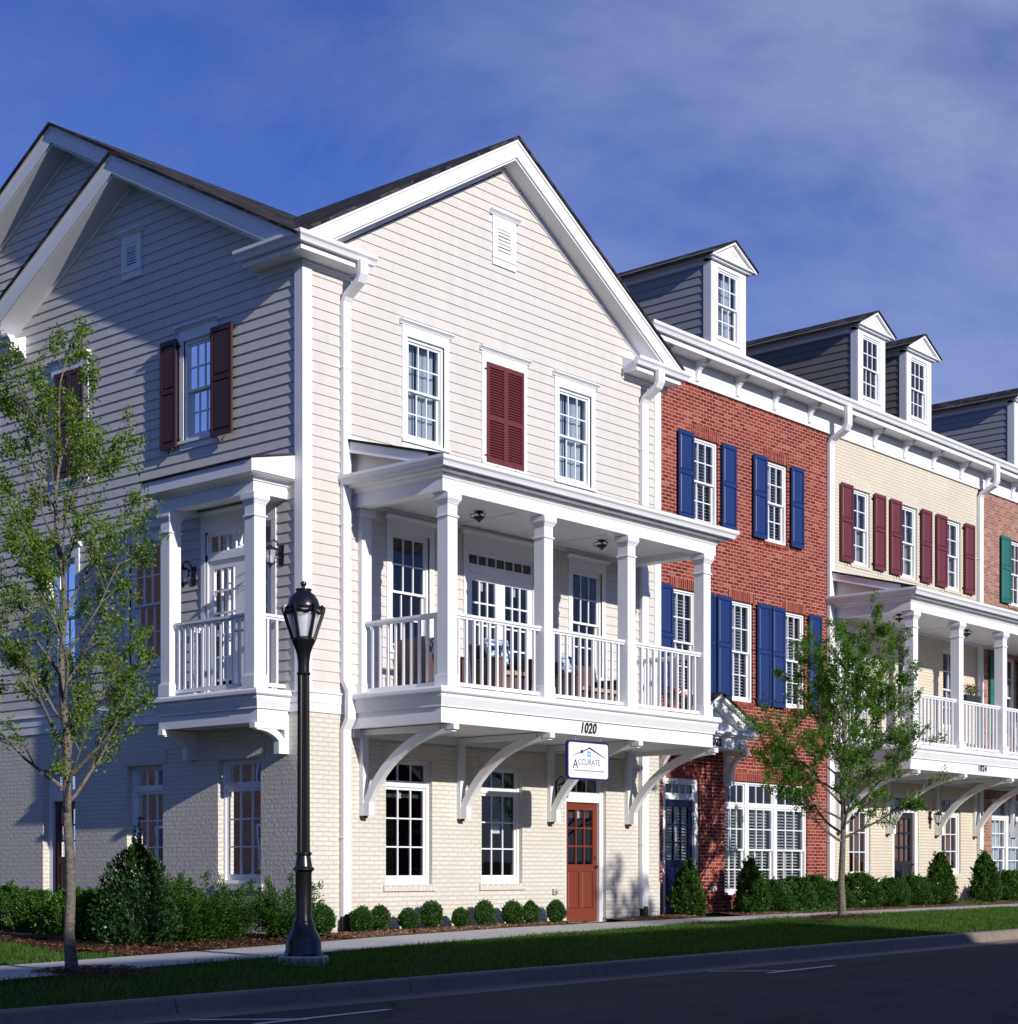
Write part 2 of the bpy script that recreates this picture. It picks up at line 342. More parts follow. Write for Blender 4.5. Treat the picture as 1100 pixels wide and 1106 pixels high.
def world_loc(o):
    l = Vector(o.location)
    while o.parent is not None: o = o.parent; l += Vector(o.location)
    return l
def thing(name, loc, label, cat, group=None):
    o = bpy.data.objects.new(name, None); COL.objects.link(o); o.location = loc; o.empty_display_size = .3
    o['label'] = label; o['category'] = cat
    if group: o['group'] = group
    return o
def tag(o, label, cat, group=None):
    o['label'] = label; o['category'] = cat
    if group: o['group'] = group
    return o
def structure(o): o['kind'] = 'structure'; return o
GS = .009
def text_mesh(name, txt, size, loc, fr, mat, parent, shear=0, extrude=.006, wscale=1, spacing=1.0, center=False, bold=0):
    cu = bpy.data.curves.new(name, 'FONT'); cu.body = txt; cu.size = size; cu.extrude = extrude; cu.shear = shear; cu.space_character = spacing
    cu.offset = bold
    if center: cu.align_x = 'CENTER'
    tmp = bpy.data.objects.new('t', cu); COL.objects.link(tmp)
    dg = bpy.context.evaluated_depsgraph_get(); dg.update()
    me = bpy.data.meshes.new_from_object(tmp.evaluated_get(dg)); bpy.data.objects.remove(tmp)
    mb = MB(); mb.m(mat)
    mb.v = [fr(loc[0]+v.co.x*wscale, loc[1]+v.co.z+extrude, loc[2]+v.co.y) for v in me.vertices]
    mb.f = [list(p.vertices) for p in me.polygons]; mb.mi = [0]*len(mb.f)
    return mb.build(name, parent)

# ------------------------------------------------------------------ wall generators
def cells(u0, u1, z0, z1, holes):
    us = sorted({u0, u1, *[h[0] for h in holes], *[h[1] for h in holes]}); us = [u for u in us if u0 <= u <= u1]
    zs = sorted({z0, z1, *[h[2] for h in holes], *[h[3] for h in holes]}); zs = [z for z in zs if z0 <= z <= z1]
    for i in range(len(us)-1):
        for j in range(len(zs)-1):
            cu = (us[i]+us[i+1])/2; cz = (zs[j]+zs[j+1])/2
            if not any(h[0] < cu < h[1] and h[2] < cz < h[3] for h in holes): yield us[i], us[i+1], zs[j], zs[j+1]
def flat_wall(mb, u0, u1, z0, z1, holes, mat, reveal=.1, d=0):
    for a, b, c, e in cells(u0, u1, z0, z1, holes): mb.quad([(a, d, c), (b, d, c), (b, d, e), (a, d, e)], mat)
    for h in holes:
        a, b, c, e = h[:4]; r = reveal+.12
        mb.quad([(a, d, c), (a, d, e), (a, d-r, e), (a, d-r, c)], mat); mb.quad([(b, d, c), (b, d, e), (b, d-r, e), (b, d-r, c)], mat)
        mb.quad([(a, d, e), (b, d, e), (b, d-r, e), (a, d-r, e)], mat); mb.quad([(a, d, c), (b, d, c), (b, d-r, c), (a, d-r, c)], mat)
def lap_wall(mb, prof, z0, z1, holes, mat, pitch=.161, lap=.016, breaks=()):
    """prof(z) -> (u0,u1); tilted boards, real steps"""
    z = z0
    while z < z1-1e-6:
        zt = min(z+pitch, z1)
        zc = sorted({z, zt, *[h[2] for h in holes if z < h[2] < zt], *[h[3] for h in holes if z < h[3] < zt], *[b for b in breaks if z < b < zt]})
        for a, b in zip(zc[:-1], zc[1:]):
            da = lap*(1-(a-z)/pitch); db = lap*(1-(b-z)/pitch); zm = (a+b)/2
            l0, r0 = prof(a); l1, r1 = prof(b)
            hs = sorted([(h[0], h[1]) for h in holes if h[2] < zm < h[3]])
            segs = []; cl = (l0, l1)
            for h in hs: segs.append((cl, (h[0], h[0]))); cl = (h[1], h[1])
            segs.append((cl, (r0, r1)))
            for (p0, p1), (q0, q1) in segs:
                if q0-p0 < .003 and q1-p1 < .003: continue
                mb.quad([(p0, da, a), (q0, da, a), (q1, db, b), (p1, db, b)], mat)
                j_ = p0+((math.sin(z*57.3)*43758.5) % 1)*3.6+.3
                while j_ < q0-.15 and b-a > .12:
                    mb.quad([(j_, da+.0012, a+.004), (j_+.004, da+.0012, a+.004), (j_+.004, db+.0012, b-.002), (j_, db+.0012, b-.002)], 'caulk'); j_ += 3.66
                if abs(a-z) < 1e-6: mb.quad([(p0, 0, a), (q0, 0, a), (q0, da, a), (p0, da, a)], mat)
        z += pitch
def sash(mb, u0, u1, z0, z1, cols, rows, d, mat='white', st=.045, mt=.022, th=.035, bot=None):
    bot = bot or st
    mb.box(u0, u0+st, d-th, d, z0, z1, mat); mb.box(u1-st, u1, d-th, d, z0, z1, mat)
    mb.box(u0+st, u1-st, d-th, d, z1-st, z1, mat); mb.box(u0+st, u1-st, d-th, d, z0, z0+bot, mat)
    iu0, iu1, iz0, iz1 = u0+st, u1-st, z0+bot, z1-st
    for i in range(1, cols):
        u = iu0+(iu1-iu0)*i/cols; mb.box(u-mt/2, u+mt/2, d-th+.004, d-.003, iz0, iz1, mat)
    for j in range(1, rows):
        z = iz0+(iz1-iz0)*j/rows; mb.box(iu0, iu1, d-th+.006, d-.005, z-mt/2, z+mt/2, mat)
    return iu0, iu1, iz0, iz1
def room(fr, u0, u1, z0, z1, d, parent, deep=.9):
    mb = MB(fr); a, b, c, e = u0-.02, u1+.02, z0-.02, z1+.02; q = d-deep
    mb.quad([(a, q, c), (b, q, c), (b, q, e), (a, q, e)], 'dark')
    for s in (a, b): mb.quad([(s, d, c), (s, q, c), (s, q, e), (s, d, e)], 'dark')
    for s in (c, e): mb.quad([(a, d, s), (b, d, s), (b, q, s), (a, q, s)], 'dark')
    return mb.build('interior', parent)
def curtain(fr, u0, u1, z0, z1, d, mat, parent, parts=((0, .36), (.64, 1))):
    mb = MB(fr)
    for a, b in parts:
        ua, ub = u0+(u1-u0)*a, u0+(u1-u0)*b; n = 22; pts = []; fs = []
        for i in range(n+1):
            u = ua+(ub-ua)*i/n; w = .018*math.sin(i*1.9)+.008*math.sin(i*.7); pts += [(u, d+w, z0), (u, d+w, z1)]
        for i in range(n): fs.append((2*i, 2*i+2, 2*i+3, 2*i+1))
        mb.add(pts, fs, mat)
    return mb.build('curtain', parent, recalc=False)
def blinds(fr, u0, u1, z0, z1, d, parent, pitch=.065, tilt=.5, mat='blind', w=.06):
    mb = MB(fr); z = z0+.02
    while z < z1:
        h = w/2*math.sin(tilt); k = w/2*math.cos(tilt)
        mb.quad([(u0, d-k, z+h), (u1, d-k, z+h), (u1, d+k, z-h), (u0, d+k, z-h)], mat); z += pitch
    mb.box((u0+u1)/2-.03, (u0+u1)/2+.03, d+.02, d+.03, z0, z1, mat)
    return mb.build('blind', parent, recalc=False)
def window(house, fr, u0, u1, z0, z1, cols, up, lo, d=-.1, deco='dark', single=False, transom=None, mull=None, seed=0):
    """sashes in an opening; transom = z of the bar, mull = list of u (mullion centres)"""
    mb = MB(fr); f = .05
    mb.box(u0, u0+f, d-.09, d+.02, z0, z1); mb.box(u1-f, u1, d-.09, d+.02, z0, z1)
    mb.box(u0+f, u1-f, d-.09, d+.02, z1-f, z1); mb.box(u0+f, u1-f, d-.09, d+.035, z0, z0+f)
    panes = []
    bays = [(u0+f, u1-f)]
    if mull:
        edges = [u0+f]
        for mu in mull: mb.box(mu-.07, mu+.07, d-.09, d+.022, z0+f, z1-f); edges += [mu-.07, mu+.07]
        edges.append(u1-f); bays = [(edges[i], edges[i+1]) for i in range(0, len(edges), 2)]
    top = z1-f
    sm = MB(fr)
    for a, b in bays:
        t = top
        if transom:
            mb.box(a, b, d-.09, d+.015, transom-.035, transom+.035)
            panes.append((*sash(sm, a, b, transom+.035, t, cols, 1, d-.01, st=.03), d-.03)); t = transom-.035
        if single: panes.append((*sash(sm, a, b, z0+f, t, cols, up, d-.01, bot=.09), d-.03))
        else:
            zm = z0+f+(t-z0-f)*lo/(up+lo)
            panes.append((*sash(sm, a, b, zm-.02, t, cols, up, d-.005, st=.038), d-.022))
            panes.append((*sash(sm, a, b, z0+f, zm+.02, cols, lo, d-.045, st=.038, bot=.07), d-.062))
    o = mb.build('window', house)
    sm.build('sash', o)
    g = MB(fr)
    for a, b, c, e, dd in panes: g.quad([(a-.01, dd, c-.01), (b+.01, dd, c-.01), (b+.01, dd, e+.01), (a-.01, dd, e+.01)], 'glass')
    g.build('pane', o, recalc=False)
    room(fr, u0, u1, z0, z1, d-.1, o)
    iu0, iu1 = u0+f, u1-f; zt = z1-f
    if deco == 'curtain': curtain(fr, iu0, iu1, z0+f, zt, d-.17, 'curtain', o, ((0, .42), (.5, 1)))
    elif deco == 'sidecurtain': curtain(fr, iu0, iu1, z0+f, zt, d-.17, 'curtain', o, ((0, .2), (.8, 1)))
    elif deco == 'warm': curtain(fr, iu0, iu1, z0+f, zt, d-.17, 'reflectcurtain', o, ((0, .45), (.6, 1)))
    elif deco == 'blinds':
        for a, b in bays: blinds(fr, a+.02, b-.02, z0+f, (transom-.04 if transom else zt), d-.15, o)
    elif deco == 'shade': blinds(fr, iu0+.01, iu1-.01, (transom-.05 if transom else zt)-.16, (transom-.05 if transom else zt), d-.15, o, .022, .2, w=.03)
    elif deco == 'paper':
        blinds(fr, iu0+.01, iu1-.01, transom-.2, transom-.05, d-.15, o, .022, .2, w=.03)
        p = MB(fr); um = (iu0+iu1)/2; p.box(um-.11, um+.10, d-.05, d-.046, z0+.85, z0+1.1, 'paper'); p.build('notice', o)
    return o
def casing(house, fr, u0, u1, z0, z1, w=.115, head=.17, d=.028, sill=True, crown=.075, sillw=.05):
    """flat board casing with a small moulded cap round an opening"""
    mb = MB(fr)
    mb.box(u0-w, u0, -.02, d, z0, z1); mb.box(u1, u1+w, -.02, d, z0, z1)
    mb.box(u0-w, u1+w, -.02, d+.003, z1, z1+head)
    if crown:
        c = [(-.02, z1+head), (d+.012, z1+head), (d+.02, z1+head+.02), (d+.05, z1+head+.045), (d+.065, z1+head+.05), (d+.065, z1+head+crown), (-.02, z1+head+crown)]
        mb.profile_u(c, u0-w-.06, u1+w+.06)
    if sill:
        mb.box(u0-w-.01, u1+w+.01, -.02, d+.03, z0-.045, z0, 'white'); mb.box(u0-w, u1+w, -.02, d-.004, z0-.045-.1, z0-.045)
    return mb.build('window_casing', house)
def shutter(house, fr, u0, u1, z0, z1, mat, d=.05, louvre=False, split=.53, ajar=0, hinge=None, name='shutter'):
    mb = MB(fr); st = .055; th = .035
    w = u1-u0
    mb.box(u0, u0+st, d, d+th, z0, z1, mat); mb.box(u1-st, u1, d, d+th, z0, z1, mat)
    zm = z0+(z1-z0)*split
    for a, b in ((z0, z0+.09), (zm-.04, zm+.04), (z1-.08, z1)): mb.box(u0+st, u1-st, d, d+th, a, b, mat)
    for a, b in ((z0+.09, zm-.04), (zm+.04, z1-.08)):
        if louvre:
            z = a+.02
            while z < b-.01:
                mb.quad([(u0+st, d+th-.004, z-.018), (u1-st, d+th-.004, z-.018), (u1-st, d+.004, z+.022), (u0+st, d+.004, z+.022)], mat)
                mb.quad([(u0+st, d+th-.004, z-.018), (u1-st, d+th-.004, z-.018), (u1-st, d+th-.010, z-.024), (u0+st, d+th-.010, z-.024)], mat); z += .045
            mb.box(u0+st, u1-st, d, d+.003, a, b, mat)
        else:
            mb.box(u0+st, u1-st, d+.004, d+.014, a, b, mat)
            q = .03
            A = [(u0+st+.004, a+.004), (u1-st-.004, a+.004), (u1-st-.004, b-.004), (u0+st+.004, b-.004)]
            B = [(u0+st+q, a+q), (u1-st-q, a+q), (u1-st-q, b-q), (u0+st+q, b-q)]
            mb.add([(x, d+.0145, z) for x, z in A]+[(x, d+.030, z) for x, z in B], [(0, 1, 5, 4), (1, 2, 6, 5), (2, 3, 7, 6), (3, 0, 4, 7), (4, 5, 6, 7)], mat)
    if ajar:
        piv = hinge; ca, sa = math.cos(ajar), math.sin(ajar)
        # rotate about the hinge line in local (u,d)
        mb2 = MB(fr); inv = []
        for p in mb.v:
            u, dd = (p[0], fr.p-p[1]) if fr.k == 'F' else (p[1], fr.p-p[0])
            x, y = u-piv, dd-d; inv.append(fr(piv+x*ca-y*sa, d+x*sa+y*ca, p[2]))
        mb.v = inv
    o = mb.build(name, house, bevel=0)
    h = MB(fr)   # hardware: hinges and the scroll holdback
    hu = hinge if hinge is not None else u0
    for z in (z0+.12, z1-.12): h.box(hu-.05, hu+.05, .0, d+.01, z-.015, z+.015, 'iron'); h.build('shutter_hinge', o); h = MB(fr)
    um = (u0+u1)/2
    h.tube([fr_local(um, .02, z0-.0), fr_local(um, .06, z0-.03), fr_local(um+.02, .06, z0-.07), fr_local(um-.01, .07, z0-.10)], .008, 'iron', 5)
    h.build('shutter_holdback', o)
    return o
def fr_local(u, d, z): return (u, d, z)
def tex_vent(house, fr, u0, u1, z0, z1):
    mb = MB(fr); w = .1
    mb.box(u0, u0+w, 0, .035, z0, z1); mb.box(u1-w, u1, 0, .035, z0, z1); mb.box(u0+w, u1-w, 0, .035, z1-.14, z1); mb.box(u0+w, u1-w, 0, .035, z0, z0+.15)
    mb.box(u0-.012, u1+.012, 0, .05, z0+.115, z0+.135)
    mb.box(u0+w, u1-w, 0, .006, z0+.15, z1-.14, 'dark')
    c = [(0, z1), (.045, z1), (.055, z1+.02), (.085, z1+.05), (.10, z1+.055), (.10, z1+.085), (0, z1+.085)]
    mb.profile_u(c, u0-.07, u1+.07)
    q = .035
    mb.box(u0+w, u0+w+q, .004, .028, z0+.15, z1-.14); mb.box(u1-w-q, u1-w, .004, .028, z0+.15, z1-.14)
    mb.box(u0+w+q, u1-w-q, .004, .028, z1-.14-q*1.6, z1-.14); mb.box(u0+w+q, u1-w-q, .004, .028, z0+.15, z0+.15+q*1.6)
    a, b = z0+.15+q*1.6, z1-.14-q*1.6; n = 7
    for i in range(n):
        z = a+(b-a)*(i+.5)/n; h = (b-a)/n*.5
        mb.quad([(u0+w+q, .026, z-h*.75), (u1-w-q, .026, z-h*.75), (u1-w-q, .008, z+h*.95), (u0+w+q, .008, z+h*.95)], 'white')
    return mb.build('gable_vent', house)
def downpipe(house, fr, u0, u1, ztop, zbot, jog=None, gut=.42, boot=True):
    """rectangular downspout, offset elbow under the gutter; jog=(z,dz,out)"""
    mb = MB(fr); w = u1-u0; uc = (u0+u1)/2; dp = .085
    v_ = .34 if gut > .45 else .16
    pts = [(gut, ztop+.05), (gut, ztop-v_), (gut-.05, ztop-v_-.09), (.11, ztop-v_-.26), (.055, ztop-v_-.36)] if gut > .1 else [(gut, ztop)]
    if jog: pts += [(.055, jog[0]+.16), (.055+jog[2], jog[0]+.0), (.055+jog[2], jog[0]-jog[1]), (.055, jog[0]-jog[1]-.17)]
    pts += [(.055, zbot)]
    n = len(pts); P = []; fs = []
    for i, (d, z) in enumerate(pts):
        a = pts[max(i-1, 0)]; b = pts[min(i+1, n-1)]; dx, dz = b[0]-a[0], b[1]-a[1]; L = math.hypot(dx, dz); nx, nz = -dz/L, dx/L
        for uu in (u0, u1):
            P += [(uu, d+nx*dp/2, z+nz*dp/2), (uu, d-nx*dp/2, z-nz*dp/2)]
    for i in range(n-1):
        o = 4*i; p = 4*(i+1)
        fs += [(o, o+2, p+2, p), (o+1, p+1, p+3, o+3), (o, p, p+1, o+1), (o+2, o+3, p+3, p+2)]
    fs += [(0, 1, 3, 2), (4*n-4, 4*n-2, 4*n-1, 4*n-3)]
    mb.add(P, fs, 'white')
    for z in [zbot+1.2+2.4*i for i in range(4)]:
        if z < ztop-.7 and not (jog and abs(z-jog[0]) < .5): mb.box(u0-.012, u1+.012, 0, .103, z, z+.03)
    o = mb.build('downspout', house, bevel=.006)
    if boot:
        b = MB(fr); b.tube([(uc, .06, zbot-.22), (uc, .06, zbot+.04)], [.085, .075], 'rubber', 10); b.build('downspout_boot', o)
    return o
GUT = [(0, 0), (.075, 0), (.085, .03), (.10, .06), (.13, .085), (.135, .10), (.135, .145), (.12, .145), (.12, .12), (0, .12)]
def gutter_prof(out, z, s=1.0): return [(out+a*s, z+b*s) for a, b in GUT]
def column(parent, x0, y0, z0, z1, w=.215, name='column'):
    mb = MB(); c = .012
    mb.box(x0, x0+w, y0, y0+w, z0, z1)
    def ring(o, a, b): mb.box(x0-o, x0+w+o, y0-o, y0+w+o, a, b)
    ring(.028, z0, z0+.19); ring(.018, z0+.19, z0+.205)
    ring(.02, z1-.35, z1-.325)
    h = z1-.16
    for i, o in enumerate((.012, .02, .032, .045)): ring(o, h+.02*i, h+.02*(i+1)-.001)
    ring(.045, h+.08, z1-.001)
    return mb.build(name, parent, bevel=.004)
def railing(parent, p0, p1, z0, z1, n, name='railing'):
    mb = MB(); p0 = np.array(p0); p1 = np.array(p1); L = np.linalg.norm(p1-p0); d = (p1-p0)/L; q = np.array([-d[1], d[0]])
    def bar(a, b, hw, c, e):
        P = [p0+d*a+q*hw, p0+d*b+q*hw, p0+d*b-q*hw, p0+d*a-q*hw]
        pts = [(*p, c) for p in P]+[(*p, e) for p in P]
        mb.add(pts, [(3, 2, 1, 0), (4, 5, 6, 7), (0, 1, 5, 4), (1, 2, 6, 5), (2, 3, 7, 6), (3, 0, 4, 7)], 'white')
    bar(-.02, L+.02, .045, z1-.04, z1); bar(0, L, .025, z1-.075, z1-.041); bar(-.02, L+.02, .028, z0, z0+.055)
    for i in range(n):
        t = L*(i+.75)/(n+.5); bar(t-.019, t+.019, .019, z0+.055, z1-.0755)
    bar(L/2-.02, L/2+.02, .022, z0-.07, z0-.001)
    return mb.build(name, parent, bevel=0)
def arch_bracket(parent, fr, uc, D, zfoot, ztop, w=.1, name='bracket', th=.13, t0=22, post=.085, cap=True):
    """timber bracket perpendicular to a wall: wall post, top arm, curved brace"""
    mb = MB(fr); x0, x1 = uc-w/2, uc+w/2
    mb.box(x0-.012, x1+.012, 0, post, zfoot, ztop-.001)
    mb.box(x0-.012, x1+.012, post, D*.88, ztop-post, ztop-.001)
    n = 14; a0 = R(t0); pts = []; f = min(.13, .3*(ztop-zfoot))
    for i in range(n+1):
        t = a0+(R(88)-a0)*i/n
        s = (math.cos(a0)-math.cos(t))/(math.cos(a0)-math.cos(R(88)))
        h = (math.sin(t)-math.sin(a0))/(math.sin(R(88))-math.sin(a0))
        pts.append(np.array([post+.02+(D-post-.02)*s, zfoot+f+(ztop-.05-zfoot-f)*h]))
    P = []
    for i, p in enumerate(pts):
        dd = pts[min(i+1, n)]-pts[max(i-1, 0)]; dd /= np.linalg.norm(dd); nn = np.array([-dd[1], dd[0]])
        for o in (-th/2, th/2):
            for x in (x0, x1): P.append((x, max(.002, p[0]+nn[0]*o), min(p[1]+nn[1]*o, ztop-.003)))
    fs = []
    for i in range(n):
        o = 4*i; q = o+4; fs += [(o, o+1, q+1, q), (o+2, q+2, q+3, o+3), (o, q, q+2, o+2), (o+1, o+3, q+3, q+1)]
    fs += [(0, 2, 3, 1), (4*n, 4*n+1, 4*n+3, 4*n+2)]
    mb.add(P, fs, 'white')
    mb.box(x0-.008, x1+.008, post, post+th, zfoot, zfoot+f*1.5)
    mb.box(x0-.008, x1+.008, D-.10, D+.05, ztop-.085, ztop-.002)
    b = mb.build(name, parent)
    if cap:
        c = MB(fr); c.box(x0, x1, 0, .08, zfoot-.035, zfoot-.001, 'brown'); c.build('foot_cap', b)
    return b
def porch(house, xl, cols, yw, zfl, xr_roof, xr_deck, brs, open_right=True):
    """two-storey-high porch: deck, brackets, columns, rails, entablature and shed roof. yw = wall plane, zfl = deck top"""
    yf = yw-1.95
    deck = MB()
    deckprof = [(-.06, 3.17), (0, 3.17), (0, 3.405), (.03, 3.405), (.03, 3.43), (.075, 3.55), (.075, 3.60), (.10, 3.60), (.12, 3.62), (.12, 3.665), (.10, zfl), (-.06, zfl)]
    path = [(xl, yw-.001), (xl, yf), (xr_deck, yf), (xr_deck, yw-.001)]
    deck.sweep(path, deckprof, 'white')
    deck.box(xl+.06, xr_deck-.06, yf+.06, yw-.002, 3.18, 3.23, 'ceiling')
    deck.box(xl+.06, xr_deck-.06, yf+.06, yw-.002, zfl-.06, zfl-.002, 'white')
    deck.box(xl+.06, xr_deck-.06, yw-.06, yw-.02, 3.05, 3.18, 'white')
    deck.build('porch_deck', house)
    yc = yf+.035
    for i, x in enumerate(cols): column(house, x, yc, zfl, 6.585)
    w = .215
    # pilaster and side rail at the left
    px = cols[0]; pil = MB(); pil.box(px, px+w, yw-.001, yw-.10, zfl, 6.585); pil.box(px-.02, px+.02+w, yw-.001, yw-.12, zfl, zfl+.19)
    pil.box(px-.02, px+.02+w, yw-.001, yw-.12, 6.235, 6.26); pil.box(px-.045, px+.045+w, yw-.001, yw-.145, 6.47, 6.584)
    pil.build('pilaster', house, bevel=.004)
    railing(house, (cols[0]+w/2, yw-.11), (cols[0]+w/2, yc+w+.01), zfl+.05, zfl+1.14, 9)
    for a, b in zip(cols[:-1], cols[1:]): railing(house, (a+w, yc+w/2), (b, yc+w/2), zfl+.05, zfl+1.14, 11)
    if open_right: railing(house, (cols[-1]+w/2, yc+w+.01), (cols[-1]+w/2, yw-.02), zfl+.05, zfl+1.14, 9)
    # entablature
    e = MB(); bp = [(-.24, 6.588), (0, 6.588), (0, 6.775), (-.24, 6.775)]
    xa, xb = xl+.055, xr_roof-.30
    pth = [(xa, yw-.002), (xa, yf+.02), (xb, yf+.02), (xb, yw-.002)]
    e.sweep(pth, bp, 'white')
    e.build('porch_beam', house)
    c = MB(); cp = [(-.2, 6.777), (.01, 6.777), (.02, 6.80), (.05, 6.83), (.06, 6.83), (.06, 6.845), (.16, 6.86), (.17, 6.885), (.17, 7.01), (-.2, 7.01)]
    xa2, xb2 = xl+.03, xr_roof-.32
    pth2 = [(xa, yw-.002), (xa, yf+.02), (xb, yf+.02), (xb, yw-.002)]
    c.sweep(pth2, cp, 'white'); c.build('porch_cornice', house)
    g = MB(); g.sweep(pth2, gutter_prof(.172, 6.892, .97), 'white'); g.build('porch_gutter', house)
    cl = MB(); cl.box(xa+.24, xb-.24, yf+.26, yw-.003, 6.70, 6.74, 'ceiling')
    cl.box(xa+.25, xb-.25, yw-.003, yw-.045, 6.64, 6.70, 'white')
    for k in range(1, 3):
        xx = xa+(xb-xa)*k/3; cl.box(xx-.03, xx+.03, yf+.27, yw-.05, 6.685, 6.70, 'white')
    cl.build('porch_ceiling', house)
    # shed roof with rake boards and a small triangular end panel
    xs, xe = xa-.14, xb+.14; zr0, zr1 = 7.04, 7.60; ye, yt = yf-.16, yw-.003
    rf = MB(); rf.prism([(ye, zr0), (yt, zr1), (yt, zr1+.035), (ye-.02, zr0+.035)], lambda a, b, t: (t, a, b), xs-.03, xe+.03, 'shingle'); 
    rf.build('porch_roof', house)
    rk = MB()
    for xx in (xs, xe-.03):
        sl = (zr1-zr0)/(yt-ye); y2 = ye+.35
        rk.prism([(y2, zr0+sl*.35-.002), (yt, zr1-.002), (yt, zr1-.17), (y2+.25, 7.04), (y2, 7.04)], lambda a, b, t: (t, a, b), xx, xx+.03, 'white')
        px = xa+.02 if xx == xs else xb-.05
        rk.prism([(ye+.3, 7.012), (yt, 7.012), (yt, zr1-.004), (ye+.3, zr0+sl*.3-.004)], lambda a, b, t: (t, a, b), px, px+.03, 'siding')
    rk.box(xs+.0, xe, yt, yt-.02, zr1+.035, zr1+.075, 'white')
    rk.build('rake_board', house)
    for bx in brs: arch_bracket(house, Fr('F', yw), bx, 1.95, 1.84, 3.168)
def ceiling_light(house, x, y, z):
    mb = MB(); mb.lathe([(.06, z-.0), (.065, z-.02), (.02, z-.03), (.015, z-.06)], x, y, 'darkmetal', 12)
    mb.lathe([(.012, z-.17), (.03, z-.15), (.05, z-.12), (.045, z-.10)], x, y, 'darkmetal', 12)
    for k in range(3):
        t = k*2.094+.4; mb.tube([(x+.03*math.cos(t), y+.03*math.sin(t), z-.02), (x+.15*math.cos(t), y+.15*math.sin(t), z-.06), (x+.13*math.cos(t), y+.13*math.sin(t), z-.10), (x+.03*math.cos(t), y+.03*math.sin(t), z-.13)], .008, 'darkmetal', 5)
    o = mb.build('ceiling_light', house, smooth=True)
    b = MB(); b.lathe([(.02, z-.145), (.06, z-.13), (.085, z-.10), (.09, z-.085)], x, y, 'darkmetal', 14); b.build('bowl', o, smooth=True)
def wall_lantern(house, fr, u, z):
    mb = MB(fr); 
    mb.box(u-.055, u+.055, 0, .02, z-.18, z+.12, 'iron')
    pts = [(u, .02, z+.02), (u, .08, z+.14), (u, .16, z+.19), (u, .22, z+.15), (u, .235, z+.08)]
    mb.tube(pts, .011, 'iron', 6)
    mb.tube([(u, .02, z-.06), (u, .10, z-.10), (u, .16, z-.06), (u, .13, z-.02), (u, .10, z-.05)], .008, 'iron', 5)
    def ring(r0, z0, r1, z1, mat='iron'):
        mb.tube([(u, .235, z0), (u, .235, z1)], [r0, r1], mat, 8)
    ring(.02, z+.10, .035, z+.075); ring(.12, z+.04, .03, z+.085); ring(.125, z+.03, .12, z+.04)
    for k in range(4):
        a = k*math.pi/2+.78; mb.tube([(u+.095*math.cos(a), .235+.095*math.sin(a), z+.03), (u+.06*math.cos(a), .235+.06*math.sin(a), z-.17)], .007, 'iron', 4)
    ring(.065, z-.19, .065, z-.17); ring(.012, z-.24, .03, z-.19)
    o = mb.build('wall_lantern', house)
    g = MB(fr); g.tube([(u, .235, z-.168), (u, .235, z+.028)], [.055, .088], 'lampglass', 8); g.tube([(u, .235, z-.16), (u, .235, z-.06)], .018, 'bulb', 6); g.build('lantern_glass', o)
